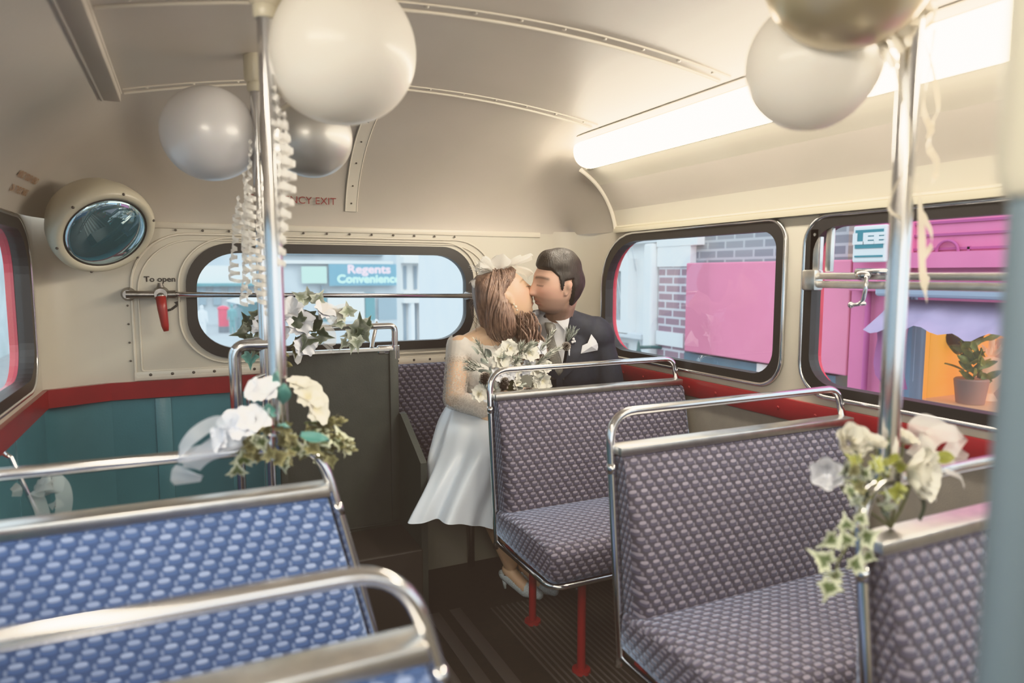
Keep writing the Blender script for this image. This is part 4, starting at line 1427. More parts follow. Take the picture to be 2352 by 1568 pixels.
for k in range(16):
    d0 = sph(radians(rs.uniform(140, 220)), radians(rs.uniform(-45, 30))); p0, _ = hair_dir(d0)
    p1 = p0 + d0 * .02 + V((0, .004, -.015)); p2 = p1 + V((rs.uniform(-.02, .02), .012, -.04)); p3 = p2 + V((rs.uniform(-.02, .02), -.004, -.04))
    add_tube(b, [bMs @ p - bt for p in smooth_path([p0, p1, p2, p3], 5)], .0006, 4)
obj('lock', b, BROWN, bride, smooth=True)
# long curls over the far shoulder
b = BM()
for k in range(130):
    x0, y0 = rs.uniform(1.222, 1.292), rs.uniform(2.43, 2.54)
    top, bot = 1.115 + rs.uniform(-.02, .02), .93 + rs.uniform(-.03, .05)
    ph = rs.uniform(0, 6)
    pts = []
    for i in range(15):
        t = i / 14
        pts.append(V((x0 - .05 * (1 - t) ** 2 + .012 * sin(ph + 9 * t), y0 - .03 * t + .012 * cos(ph + 9 * t), top + (bot - top) * t)) - bt)
    add_tube(b, pts, [.0008 + .0032 * sin(pi * min(1, .1 + i / 15)) for i in range(15)], 6)
obj('side_curls', b, BROWN, bride, smooth=True)
# dark lashes
b = BM()
for s in (-1, 1):
    for k in range(9):
        x = s * (.020 + .0028 * k)
        p = V((x, -.094 + 5 * (abs(x) - .031) ** 2, .001)); add_tube(b, [hv(*p), hv(*(p + V((s * .002, -.008, -.004))))], .0006, 4)
obj('eyelashes', b, BLACK, bride)
# earring: small floral drop on the near ear
b = BM()
for q, r_ in (((-.086, .012, -.030), .004), ((-.088, .010, -.042), .006), ((-.088, .012, -.056), .004)): add_ellipsoid(b, hv(*q), (r_, r_, r_), seg=10)
obj('earring', b, mat('pearl', (.75, .68, .55), .25), bride, smooth=True)

# fascinator: white petals and net on the crown
FASC = sheer('fascinator_silk', (.92, .90, .86), .80)
NET = sheer('fascinator_net', (.90, .88, .80), .42)
e = empty('fascinator', bMs @ V((-.02, -.02, .125)), 'white petal and net fascinator on the woman\'s light brown hair', 'headpiece')
fo = V(e.location)
def fx_(p): return bMs @ V(p) - fo
def fv(p): return bMs.to_3x3() @ V(p)
for p, d, ln, wd, tw in (((-.030, .010, .128), (-.25, .35, .9), .075, .075, .2), ((-.015, .040, .118), (-.2, .9, .45), .075, .07, -.3), ((-.035, .020, .130), (-.6, .5, .9), .060, .065, .4),
                     ((-.040, -.020, .118), (-.45, -.35, .8), .080, .08, 0), ((-.035, -.040, .112), (-.25, -.96, .30), .125, .075, 0), ((-.035, -.030, .120), (-.45, -.8, .35), .095, .075, .3),
                     ((-.030, .00, .128), (.15, -.1, 1), .070, .08, .8)):
    b = BM()
    M = frame(fx_(p), fv(d)) @ Matrix.Rotation(tw, 4, 'Z') @ Matrix.Rotation(pi / 2, 4, 'X')
    add_petal(b, M, ln, wd, curl=.6, cup=.5, tip=.8, ruf=.10)
    obj('petal', b, FASC, e)
b = BM()
add_patch(b, Matrix.Translation(-fo) @ bMs, 12, 10, lambda u, v: (-.076 + .100 * v + .008 * sin(7 * u), -.060 - .068 * sin(u * 1.5) - .008 * sin(v * 6), .110 - .085 * u + .010 * sin(v * 4)))
obj('net', b, NET, e, smooth=True)
b = BM()
for d in ((-.9, .6, .5), (-.5, .9, .6), (-.8, .3, .9), (-.4, .6, 1), (-.2, .9, .9)):
    add_sprig(b, fx_((-.03, .02, .125)), fv(d).normalized(), .090, 14, .030, .0030, .7)
obj('feather', b, FASC, e)

# dress
LACE_C = (.80, .79, .76)
def lace_fac(lo, hi, scale, dens):
    def f(m):
        tc = N(m, 'ShaderNodeTexCoord'); vo = N(m, 'ShaderNodeTexVoronoi', feature='DISTANCE_TO_EDGE'); vo.inputs['Scale'].default_value = scale
        L(m, tc.outputs['Object'], vo.inputs['Vector'])
        n2 = N(m, 'ShaderNodeTexNoise'); n2.inputs['Scale'].default_value = scale * .45; L(m, tc.outputs['Object'], n2.inputs['Vector'])
        r = N(m, 'ShaderNodeMapRange'); r.inputs[1].default_value = .02; r.inputs[2].default_value = .12; r.inputs[3].default_value = .92; r.inputs[4].default_value = lo
        L(m, vo.outputs['Distance'], r.inputs[0])
        at_ = N(m, 'ShaderNodeVertexColor', layer_name='Dense')
        sx = N(m, 'ShaderNodeSeparateColor'); L(m, at_.outputs[0], sx.inputs[0])
        a = math_(m, 'MULTIPLY', r.outputs[0], math_(m, 'ADD', math_(m, 'MULTIPLY', n2.outputs['Fac'], .6), .1))
        b_ = math_(m, 'ADD', a, sx.outputs[0])
        return math_(m, 'MINIMUM', b_, .97)
    return f
LACE = sheer('lace', LACE_C, .7, .6, lace_fac(.25, .9, 75, .5))
SATIN = mat('white_satin', (.70, .77, .86), .30)
bsdf(SATIN).inputs['Sheen Weight'].default_value = .3
SATINB = mottle(mat('bodice_silk', rough=.5), (.78, .76, .72), (.70, .68, .64), 90, 3, .5, 220)
def neckline(x): return .985 + .014 * abs(sin((x - 1.0) * 52)) + .30 * (x - 1.10) ** 2
b = BM(); b_torso(b, .010, False)
for v in b.verts: v.co -= bt
bod = remeshed('bodice', b, .0045, SATINB, bride, 2, keep=lambda p: (p + bt).z < neckline((p + bt).x) and (p + bt).z > .62)
def snap_edge(o, f, tol=.012):
    bm_ = bmesh.new(); bm_.from_mesh(o.data)
    for v in bm_.verts:
        if v.is_boundary:
            w = v.co + bt; z = f(w)
            if abs(w.z - z) < tol: v.co.z += z - w.z
    bm_.to_mesh(o.data); bm_.free()
snap_edge(bod, lambda w: neckline(w.x))
# off-shoulder lace band and sleeves
b = BM()
for s, e_, h in ((bsR, beR, bhR), (bsL, beL, bhL)):
    add_capsule(b, s, .056, e_, .046); add_capsule(b, e_, .045, h, .031)
add_capsule(b, bsR + V((.0, -.01, -.02)), .055, V((1.10, 2.50, .925)), .055); add_capsule(b, bsL + V((.0, -.01, -.02)), .055, V((1.10, 2.50, .925)), .055)
add_ellipsoid(b, (1.098, 2.575, .885), (.140, .104, .120))
for v in b.verts: v.co -= bt
def band(w): return neckline(w.x) + .024 * sstep(.14, .05, min(abs(w.x - .95), abs(w.x - 1.26))) + .008 * sin(w.x * 110 + w.y * 60)
def sl_keep(p):
    w = p + bt
    if w.z > band(w): return False
    if (w - bhR).length < .030 or (w - bhL).length < .030: return False
    return w.z > .60
slv = remeshed('lace_sleeves', b, .0042, LACE, bride, 2, keep=sl_keep)
snap_edge(slv, band)
ca = slv.data.color_attributes.new('Dense', 'FLOAT_COLOR', 'POINT')
for i, v in enumerate(slv.data.vertices):
    w = v.co + bt
    k = .16 + .75 * sstep(.93, .98, w.z) + .55 * sstep(.16, .06, (w - bhR).length) + .45 * sstep(.02, .0, abs((w - bsR).length - .10)) * 0
    if abs(w.x - 1.1) < .10 and w.y < 2.55: k = .9
    ca.data[i].color = (k, k, k, 1)
# skirt: falls from the waist over the lap and knees to a wide fluted hem
b = BM()
NS = 96
rings_def = [(.805, 1.085, 2.575, .118, .100, 0), (.775, 1.080, 2.560, .128, .120, .004), (.735, 1.075, 2.500, .160, .185, .008),
             (.700, 1.058, 2.445, .185, .235, .010), (.660, 1.038, 2.400, .198, .240, .012), (.612, 1.022, 2.365, .210, .215, .016),
             (.550, 1.000, 2.330, .226, .165, .022), (.485, .980, 2.305, .246, .135, .028), (.425, .962, 2.295, .262, .120, .034), (.378, .952, 2.290, .276, .115, .038)]
rows = []
for ri, (z, cx_, cy_, ra, rb, fl_) in enumerate(rings_def):
    row = []
    for k in range(NS):
        a = 2 * pi * k / NS
        t = ri / (len(rings_def) - 1)
        fold = fl_ * (sin(9 * a + 1.2 + .5 * t) + .5 * sin(17 * a + 2 - .8 * t))
        x = cx_ + (ra + fold * .5) * cos(a); y = cy_ + (rb + fold * .7) * sin(a)
        zz = z + (-.10 * cos(a) * t * .42) + .012 * t * sin(5 * a)
        y = max(y, 2.165)
        if y > 2.28: x = max(x, .772)
        row.append(b.verts.new(V((x, y, zz)) - bt))
    rows.append(row)
for A, B_ in zip(rows, rows[1:]):
    for k in range(NS): b.faces.new((A[k], A[(k + 1) % NS], B_[(k + 1) % NS], B_[k]))
sk = obj('skirt', b, SATIN, bride, smooth=True)
md = sk.modifiers.new('sub', 'SUBSURF'); md.levels = 2; md.render_levels = 2
# shoes: pale lace courts with a small heel
SHOEW = mottle(mat('white_lace_shoe', rough=.6), (.66, .74, .78), (.50, .58, .62), 220, 2, .4, 300)
for kn, an, toe in BLEG:
    b = BM()
    ax_ = (toe - an); ax_.z = 0; ax_.normalize()
    heel = an + V((-.01, .02, -.035))
    add_capsule(b, heel + V((0, 0, -.012)), .031, toe + V((-.03, .03, .010)) , .031); add_capsule(b, toe + V((-.03, .03, .010)), .031, toe + V((.005, -.008, -.002)), .020)
    for v in b.verts: v.co -= bt
    sh = remeshed('shoe', b, .004, SHOEW, bride, 2, keep=lambda p, an=an, ax_=ax_, toe=toe: not ((p + bt).z > an.z - .040 - .45 * max(0, ((p + bt) - an).dot(ax_) + .0) + .0 and ((p + bt) - an).dot(ax_) < .085))
    b = BM(); add_tube(b, [heel + V((-.004, .010, -.03)) - bt, V((heel.x, heel.y + .008, .004)) - bt], [.012, .006], 8); obj('heel', b, SHOEW, sh, smooth=True)

# ------------------------------------------------------------------ bouquet
BO = V((1.088, 2.30, .91))
e = empty('bouquet', BO, 'bridal bouquet of white flowers, pine cones and frosted foliage in the woman\'s hands', 'bouquet')
rb = random.Random(9)
def bpt(px, py, Y=2.28): return ony(px, py, Y) - BO
b = BM(); add_tube(b, [(0, .03, -.14), (0, .0, -.05), (.0, .0, .0)], [.022, .025, .03], 12); obj('stems', b, STEM, e, smooth=True)
fl = [(1150, 822, .048), (1170, 800, .040), (1215, 812, .040), (1240, 800, .034), (1232, 850, .040), (1200, 858, .036), (1245, 875, .042), (1165, 858, .040), (1130, 900, .040), (1155, 835, .038), (1100, 905, .036), (1225, 885, .036), (1185, 880, .036), (1140, 862, .034), (1120, 885, .034), (1180, 845, .036), (1210, 838, .036), (1250, 842, .034)]
for px, py, r_ in fl:
    b = BM(); p = bpt(px, py, 2.285 - rb.uniform(0, .025))
    add_lily(b, p, (rb.uniform(-.5, .5), -1, rb.uniform(-.1, .6)), r_, 6, -.8, .10)
    add_lily(b, p, (rb.uniform(-.5, .5), -1, rb.uniform(-.1, .6)), r_ * .6, 5, -.3, .10)
    obj('flower', b, PETAL if rb.random() < .6 else PETALC, e)
for px, py, r_, ln, d in ((1112, 868, .024, .044, (-.1, -.5, .8)), (1153, 884, .026, .050, (.05, -.45, .9)), (1206, 890, .024, .036, (.1, -.9, .2))):
    b = BM(); add_cone(b, bpt(px, py + 12, 2.262), d, r_, ln); obj('pine_cone', b, CONE, e)
for px, py, d, ln in ((1120, 830, (-.55, -.3, .8), .09), (1112, 845, (-.9, -.2, .35), .075), (1098, 850, (-.8, -.3, .2), .05), (1192, 820, (-.1, -.6, .8), .06), (1200, 815, (.2, -.6, .6), .06), (1235, 818, (.5, -.2, .9), .095), (1240, 825, (.9, -.2, .5), .075), (1228, 840, (.6, -.4, .6), .07), (1180, 838, (.0, -.7, .5), .05)):
    b = BM(); add_sprig(b, bpt(px, py, 2.265), d, ln * 1.15, 34, .036, .0055, .75); obj('sprig', b, FROST, e)
for k in range(34):
    px, py = rb.uniform(1095, 1255), rb.uniform(795, 900)
    b = BM(); add_leaf(b, bpt(px, py, 2.278 + rb.uniform(-.01, .02)), (rb.uniform(-1, 1), -.7, rb.uniform(-.6, .9)), rb.uniform(.04, .06), rb.uniform(.022, .032), .4); obj('leaf', b, SILVERL, e)
b = BM(); add_patch(b, Matrix.Translation(bpt(1208, 866, 2.265)), 6, 8, lambda u, v: ((v - .5) * .085 * sin(pi * (.15 + .7 * u)) ** .5, -.01 * sin(pi * v), -.045 * u + .012 * sin(pi * v))); obj('leaf', b, mat('grey_felt_leaf', (.20, .20, .17), .8), e)
for px, py in ((1180, 830), (1186, 836), (1178, 840), (1212, 836), (1190, 826)):
    b = BM(); add_ellipsoid(b, bpt(px, py, 2.262), (.007, .007, .007), seg=12); obj('berry', b, BERRY, e, smooth=True)
# ================================================================== BALLOONS, RIBBONS, POSIES
def balloon_mat(name, col, metal, rough, trans=0.0):
    m = mat(name, col, rough, metal)
    bsdf(m).inputs['Coat Weight'].default_value = .6
    bsdf(m).inputs['Coat Roughness'].default_value = .16
    bsdf(m).inputs['Subsurface Weight'].default_value = trans
    bsdf(m).inputs['Subsurface Radius'].default_value = (.05, .045, .035)
    return m
B_WHITE = balloon_mat('balloon_white', (.90, .88, .84), .0, .35, .0)
_tl = N(B_WHITE, 'ShaderNodeBsdfTranslucent'); _tl.inputs[0].default_value = (.92, .88, .80, 1)
_mx = N(B_WHITE, 'ShaderNodeMixShader'); _mx.inputs[0].default_value = .35
L(B_WHITE, bsdf(B_WHITE).outputs[0], _mx.inputs[1]); L(B_WHITE, _tl.outputs[0], _mx.inputs[2]); L(B_WHITE, _mx.outputs[0], B_WHITE.node_tree.nodes['Material Output'].inputs[0])
B_PEARL = balloon_mat('balloon_pearl', (.78, .77, .78), .08, .38, .1)
B_GREY = balloon_mat('balloon_silver', (.45, .44, .42), .55, .40)
B_GOLD = balloon_mat('balloon_gold', (.62, .52, .33), .7, .36)
def balloon(c, r, tail, m, label, stretch=1.12):
    """pear-shaped latex balloon whose neck points along tail"""
    e = empty('balloon', c, label, 'balloon', 'balloons tied to the poles')
    M = frame((0, 0, 0), tail)
    b = BM(); prof = []
    for k in range(33):
        a = pi * k / 32
        z = -cos(a) * r; q = sin(a) * r
        if z > 0: z *= stretch; q *= 1 - .10 * (z / (r * stretch)) ** 2
        prof.append((max(q, 0 if k in (0,) else .004) if k not in (0, 32) else 0 if k == 0 else .006, z))
    add_lathe(b, prof, 48, M); obj('skin', b, m, e, smooth=True)
    b = BM()
    z0 = r * stretch
    add_lathe(b, [(.006, z0 - .004), (.005, z0 + .006), (.009, z0 + .012), (.006, z0 + .017), (.013, z0 + .026), (.0, z0 + .022)], 16, M)
    obj('knot', b, m, e, smooth=True)
    return e
balloon(V((.290, 1.350, 1.700)), .134, (-.75, .25, -.55), B_WHITE, 'largest white balloon, tied near the top of the lily pole', 1.10)
balloon(V((.074, 2.045, 1.652)), .124, (.75, -.1, -.45), B_PEARL, 'pearl white balloon to the left of the two stairhead poles', 1.03)
balloon(V((.326, 1.960, 1.650)), .108, (-.85, .0, -.40), B_GREY, 'silver grey balloon behind the largest white one', 1.10)
balloon(V((.944, .838, 1.622)), .105, (.55, -.5, .25), B_WHITE, 'white balloon glowing before the strip light on the right', 1.06)
balloon(V((.872, .715, 1.722)), .118, (.70, .1, -.40), B_GOLD, 'pale gold balloon at the top edge beside the right pole', 1.08)

RIB = sheer('curling_ribbon', (.86, .84, .80), .88, .35)
RIBW = sheer('curling_ribbon_warm', (.72, .66, .54), .93, .4)
def ribbon(bm, pts, width, side=None, facing=None):
    """flat ribbon along a path; edge direction turns with the curve"""
    pts = [V(p) for p in pts]; n = len(pts)
    prev = None
    for i in range(n):
        t = (pts[min(i + 1, n - 1)] - pts[max(i - 1, 0)]).normalized()
        s = (V(side) if side else V((0, 0, 1)))
        if callable(facing): s = V(facing(i / (n - 1)))
        s = (s - t * s.dot(t)); s = s.normalized() if s.length > 1e-4 else V((1, 0, 0))
        a = bm.verts.new(pts[i] - s * width / 2); c = bm.verts.new(pts[i] + s * width / 2)
        if prev:
            f = bm.faces.new((prev[0], prev[1], c, a)); f.smooth = True
        prev = (a, c)
def curl(bm, top, ln, rad, turns, width, seed, sway=.01):
    rs = random.Random(seed); pts = []
    n = int(turns * 14)
    p1, p2 = rs.uniform(0, 6), rs.uniform(0, 6)
    for i in range(n + 1):
        t = i / n
        a = 2 * pi * turns * t + .8 * sin(5 * t + p1)
        r = rad * (.35 + .65 * min(1, t * 4)) * (.8 + .3 * sin(9 * t + p2))
        pts.append(V(top) + V((r * cos(a) + sway * sin(4 * t + p1), r * sin(a) + sway * cos(3 * t + p2), -ln * t + .004 * sin(a))))
    ribbon(bm, pts, width)
def curl_thing(label, loc, m, specs):
    e = empty('curled_ribbon', loc, label, 'ribbon', 'curled balloon ribbons')
    for k, (d, ln, rad, turns, w) in enumerate(specs):
        b = BM(); curl(b, d, ln, rad, turns, w, 40 + k + int(loc[0] * 100)); obj('strand', b, m, e)
    return e
curl_thing('bunch of tightly curled white ribbons behind the lily pole', (.17, 1.97, 1.52), RIB,
           [((-.025, -.02, .02), .34, .016, 15, .011), ((.0, -.035, -.02), .30, .018, 13, .011), ((-.045, .0, -.04), .22, .014, 10, .010), ((-.015, -.04, .10), .42, .013, 14, .009), ((.02, -.03, .0), .36, .012, 11, .009)])
curl_thing('curled white ribbons hanging to the right of the lily pole', (.166, 1.36, 1.62), RIB,
           [((.0, .0, .0), .30, .011, 13, .011), ((.006, -.012, -.05), .27, .012, 12, .011), ((-.004, .012, .05), .18, .010, 6, .009)])
e = empty('curled_ribbon', (1.03, .72, 1.62), 'loosely curled cream ribbons trailing down the right pole', 'ribbon', 'curled balloon ribbons')
for ctrl, w in (([(.014, -.02, .03), (.022, -.01, -.02), (.028, .0, -.08), (.042, -.005, -.115), (.030, -.01, -.135), (.020, -.02, -.15), (.045, -.015, -.165), (.066, .0, -.185), (.058, .01, -.215), (.030, .0, -.235), (.020, -.015, -.25), (.05, -.01, -.275), (.066, .0, -.295), (.045, .0, -.32), (.028, -.012, -.335), (.052, -.01, -.352)], .009),
                ([(.02, .0, .02), (.045, .0, -.02), (.064, .0, -.075), (.040, -.01, -.10), (.028, -.01, -.13)], .006),
                ([(-.05, .02, .03), (-.032, .01, -.02), (-.025, .0, -.07), (-.018, -.012, -.12), (-.02, -.012, -.17), (-.034, .0, -.215), (-.040, .0, -.24), (-.025, -.01, -.255)], .006),
                ([(-.020, -.030, .075), (-.045, -.030, .050), (-.065, -.020, .060), (-.050, -.030, .030), (-.080, -.015, .030), (-.058, -.028, .000), (-.090, -.010, -.005), (-.070, -.020, -.035)], .020),
                ([(-.01, -.035, .07), (-.035, -.035, .062), (-.030, -.036, .040), (-.060, -.030, .040), (-.052, -.034, .015), (-.085, -.025, .010), (-.075, -.03, -.02)], .016),
                ([(-.012, -.025, -.19), (.0, -.028, -.28), (.012, -.024, -.33), (.030, -.02, -.37), (.05, -.01, -.385)], .010),
                ([(.0, -.03, .07), (.024, -.01, .05), (.018, .0, .035)], .008)):
    b = BM(); pth = smooth_path(ctrl, 7)
    ribbon(b, pth, w, facing=lambda t: (.3 * sin(9 * t), -.3 + .5 * cos(7 * t), 1)); obj('strand', b, RIBW, e)

ORGANZA = sheer('organza', (.80, .86, .96), .50, .4)
ORGANZA_D = sheer('organza_glitter', (.62, .72, .74), .62, .25)
NETF = sheer('organza_cream', (.86, .82, .78), .55, .4)

# --- white lily posy at the foot of the left pole
PO = V((.150, 1.355, .965))
e = empty('flower_posy', PO, 'posy of white lilies, olive foliage and a sheer bow on the blue seat\'s rail', 'flower arrangement')
def q(px, py, Y): return ony(px, py, Y) - PO
rp = random.Random(21)
for px, py, Y, r_, d, m in ((610, 905, 1.30, .048, (-.3, -.5, .8), PETALC), (705, 915, 1.34, .052, (.3, -.6, .7), PETAL), (720, 940, 1.33, .045, (.5, -.6, .2), PETAL), (690, 890, 1.35, .040, (.1, -.3, 1), PETAL), (560, 975, 1.30, .048, (-.5, -.7, .4), PETALC), (585, 965, 1.29, .040, (-.1, -.8, .6), PETALC), (515, 1005, 1.30, .034, (-.8, -.5, .2), PETALC), (585, 895, 1.31, .030, (-.8, -.3, .5), PETALC)):
    b = BM(); add_lily(b, q(px, py, Y), d, r_ * .8, 6, -.8, .06, .7); obj('lily', b, m, e)
# bow
b = BM()
ribbon(b, smooth_path([q(560, 985, 1.30), q(500, 970, 1.29), q(445, 1000, 1.28), q(412, 1045, 1.29), q(450, 1040, 1.30), q(555, 1010, 1.30)], 8), .024, facing=lambda t: (.2, .3, 1)); obj('bow_loop', b, ORGANZA, e)
b = BM()
ribbon(b, smooth_path([q(555, 1010, 1.30), q(490, 1030, 1.29), q(440, 1070, 1.28), q(425, 1110, 1.28)], 8), .052, facing=lambda t: (1 - .5 * t, 0, .4 + t)); obj('bow_tail', b, ORGANZA, e)
b = BM()
ribbon(b, smooth_path([q(560, 985, 1.29), q(530, 960, 1.29), q(505, 985, 1.28), q(530, 1010, 1.29), q(560, 990, 1.29)], 8), .024, facing=lambda t: (.4, .3, 1)); obj('bow_loop', b, ORGANZA, e)
for k in range(46):
    t = rp.random()
    px = 545 + 245 * t + rp.uniform(-15, 15); py = 1005 + 22 * sin(3 * t) + rp.uniform(-45, 35)
    b = BM(); add_ivy(b, rnd_frame(q(px, py, 1.34 + rp.uniform(-.05, .03)), (rp.uniform(-1, 1), -1, rp.uniform(-.3, 1))), rp.uniform(.018, .034), .35); obj('leaf', b, OLIVE if rp.random() < .72 else IVYV, e)
for px, py, s_, d in ((650, 930, .05, (0, -.6, .9)), (648, 975, .055, (.0, -1, .2)), (690, 1000, .060, (.8, -.7, -.1)), (640, 900, .05, (-.1, -.6, .9)), (628, 950, .05, (-.4, -.8, .4))):
    b = BM(); add_leaf(b, q(px, py, 1.30), d, s_, .026, .3); obj('leaf', b, IVYT, e)
for k in range(16):
    px, py = rp.uniform(730, 800), rp.uniform(970, 1040)
    b = BM(); add_sprig(b, q(px - 40, py, 1.335), (1, rp.uniform(-.6, .2), rp.uniform(-.4, .5)), rp.uniform(.04, .06), 8, .018, .010, .9); obj('sprig', b, OLIVE if k % 3 else IVYV, e)
for px, py, s_, d in ((785, 1020, .045, (.6, -1, .3)), (795, 1035, .04, (.9, -.8, .0)), (560, 1060, .04, (-.2, -1, -.6)), (545, 1085, .035, (-.1, -1, -.8)), (700, 1040, .03, (.2, -1, -.4)), (680, 1035, .035, (-.1, -1, -.2))):
    b = BM(); add_ivy(b, rnd_frame(q(px, py, 1.33), d, 0), s_, .3); obj('leaf', b, IVYV, e)

# --- white rose and ivy posy at the foot of the right pole
PO = V((1.015, .700, .93))
e = empty('flower_posy', PO, 'posy of cream roses with variegated ivy trailing down the right seat rail', 'flower arrangement')
for px, py, Y, r_, d, m in ((1955, 1015, .745, .0385, (-.4, -.8, .5), PETAL), (1900, 1085, .755, .035, (-.8, -.6, .1), PETALC), (2100, 1085, .685, .041, (.2, -1, .1), PETAL), (2075, 1010, .73, .028, (.2, -.5, .9), PETAL), (2010, 1020, .71, .022, (-.1, -.5, .9), PETAL), (2120, 1020, .74, .026, (.5, -.5, .7), PETAL)):
    b = BM(); add_rose(b, q(px, py, Y), d, r_ * (1.0 if px == 2100 else .70)); obj('rose', b, m, e)
    b = BM(); p_ = q(px, py, Y); add_tube(b, smooth_path([p_, p_ * .5 + V((0, 0, -.035)), V((0, .005, -.06))], 5), .0022, 6); obj('stem', b, STEM, e)
for pts, w in (([q(2105, 1040, .73), q(2110, 985, .735), q(2140, 975, .74), q(2195, 1010, .74), q(2190, 1055, .735), q(2130, 1060, .73)], .036), ([q(2100, 1050, .72), q(2150, 1000, .72), q(2200, 1000, .73), q(2170, 1060, .72)], .03), ([q(2060, 1110, .68), q(2062, 1140, .675), q(2060, 1175, .675)], .014), ([q(2135, 1100, .68), q(2145, 1125, .68), q(2150, 1150, .68)], .010), ([q(2170, 1080, .70), q(2205, 1095, .70), q(2215, 1118, .70)], .010)):
    b = BM(); ribbon(b, smooth_path(pts, 7), w, facing=lambda t: (.5, .5, .6 + t)); obj('ribbon', b, NETF, e)
for k in range(34):
    px, py = rp.gauss(2010, 38), rp.uniform(1050, 1170)
    m = (LIME, IVYV, OLIVE, IVY, IVYP)[k % 5]
    b = BM(); add_ivy(b, rnd_frame(q(px, py, .70 + rp.uniform(-.03, .02)), (rp.uniform(-1, 1), -1, rp.uniform(-.3, .6))), rp.uniform(.018, .030), .3); obj('leaf', b, m, e)
for px, py, s_, m in ((2045, 1055, .026, LIME), (2050, 1120, .026, LIME), (2150, 1050, .028, LIME), (2060, 1075, .02, LIME), (1965, 1160, .02, IVYP), (2030, 1170, .022, IVYP)):
    b = BM(); add_leaf(b, q(px, py, .68), (rp.uniform(-.5, .5), -1, rp.uniform(-.2, .6)), s_, s_ * .8, .3); obj('leaf', b, m, e)
b = BM(); ribbon(b, smooth_path([q(2118, 1140, .67), q(2122, 1165, .668), q(2112, 1195, .668)], 6), .010, facing=lambda t: (1, 0, .2)); obj('leaf', b, IVY, e)
b = BM(); add_tube(b, smooth_path([q(2000, 1140, .70), q(1965, 1190, .685), q(1955, 1240, .675), q(1925, 1290, .672), (q(1915, 1350, .668))], 6), .002, 5); obj('stem', b, STEM, e)
for px, py, s_, tw in ((1915, 1235, .034, 2.2), (1985, 1235, .036, -1.2), (1900, 1290, .036, 1.0), (1945, 1245, .030, .4), (1960, 1300, .034, -.6), (1905, 1340, .036, 2.9), (1925, 1325, .026, 1.4), (1945, 1210, .026, .2), (1975, 1195, .024, -.5), (1990, 1275, .024, -2.0)):
    b = BM(); add_ivy(b, frame(q(px, py, .668), (rp.uniform(-.35, .25) - .6, -1, rp.uniform(-.1, .3))) @ Matrix.Rotation(tw, 4, 'Z'), s_ * .92, .3); obj('ivy_leaf', b, IVYV, e)

# --- ivy and white silk on the stairhead rail
PO = V((.35, 2.55, 1.04))
e = empty('flower_posy', PO, 'ivy and white silk flowers fixed along the stair screen rail below the rear window', 'flower arrangement')
for px, py, r_, d in ((690, 745, .065, (-.1, -.8, .4)), (665, 720, .06, (-.2, -.7, .7)), (740, 720, .05, (.3, -.6, .6)), (635, 770, .06, (-.4, -.8, .2)), (610, 745, .05, (-.6, -.6, .4)), (700, 790, .05, (0, -1, 0))):
    b = BM(); add_lily(b, q(px, py, 2.50), d, r_, 5, -.6, .10); obj('flower', b, PETALC, e)
for px, py, s_, m, tw in ((575, 745, .075, IVY, .6), (565, 765, .07, IVY, 1.6), (590, 730, .07, IVY, -.5), (580, 775, .06, IVY, 2.6), (600, 760, .06, IVY, 3.6), (570, 750, .05, IVY, 2.2), (575, 815, .07, IVYT, 3.1), (590, 800, .05, IVY, 2.6), (710, 690, .085, IVYP, .2), (695, 685, .06, IVYP, .9), (728, 690, .065, IVYP, -.5), (705, 735, .095, IVY, .5), (690, 740, .08, IVY, 1.3), (720, 745, .085, IVY, -.7), (710, 770, .085, IVY, 2.6), (735, 770, .07, IVY, -1.8), (700, 775, .07, IVY, 2.9), (725, 755, .07, IVY, -.2), (715, 785, .06, IVY, 3.3),
                          (790, 725, .075, IVYP, .9), (800, 720, .07, IVYP, .1), (785, 740, .06, IVYP, 1.8), (825, 755, .085, IVY, -.1), (815, 765, .075, IVYP, 2.6), (830, 770, .075, IVY, -.9), (820, 780, .065, IVYP, 3.2), (805, 770, .05, IVYP, 1.6), (840, 745, .06, IVY, -.6), (795, 785, .05, IVYP, 2.4), (810, 790, .05, IVYP, 2.9), (685, 785, .05, OLIVE, 2.0), (680, 800, .05, OLIVE, 3.0)):
    b = BM(); add_ivy(b, frame(q(px, py, 2.50 + rp.uniform(-.02, .03)), (rp.uniform(-.4, .4), -1, rp.uniform(-.1, .5))) @ Matrix.Rotation(tw, 4, 'Z'), s_ * .80, .3); obj('ivy_leaf', b, m, e)
for pts, w in (([q(735, 755, 2.50), q(755, 765, 2.5), q(758, 790, 2.5), q(750, 800, 2.5)], .05), ([q(760, 735, 2.5), q(780, 715, 2.5), q(800, 712, 2.5)], .05), ([q(730, 715, 2.5), q(755, 715, 2.5), q(775, 735, 2.5)], .06)):
    b = BM(); ribbon(b, smooth_path(pts, 6), w, facing=lambda t: (.6, .2, 1)); obj('ribbon', b, NETF, e)
b = BM()
add_plate(b, [[(q(670, 800, 2.56).x, q(670, 800, 2.56).z), (q(700, 798, 2.56).x, q(700, 798, 2.56).z), (q(690, 832, 2.56).x, q(690, 832, 2.56).z), (q(683, 837, 2.56).x, q(683, 837, 2.56).z), (q(677, 830, 2.56).x, q(677, 830, 2.56).z)]], -.004, .004, lambda a, c, d: V((a, 2.56 - PO.y + d, c)))
obj('hanger_clip', b, ALU, e)
for k in range(10):
    b = BM(); add_leaf(b, q(rp.uniform(618, 650), rp.uniform(800, 850), 2.3), (rp.uniform(-1, 1), -.8, rp.uniform(-1, .5)), .04, .02, .4); obj('leaf', b, OLIVE, e)

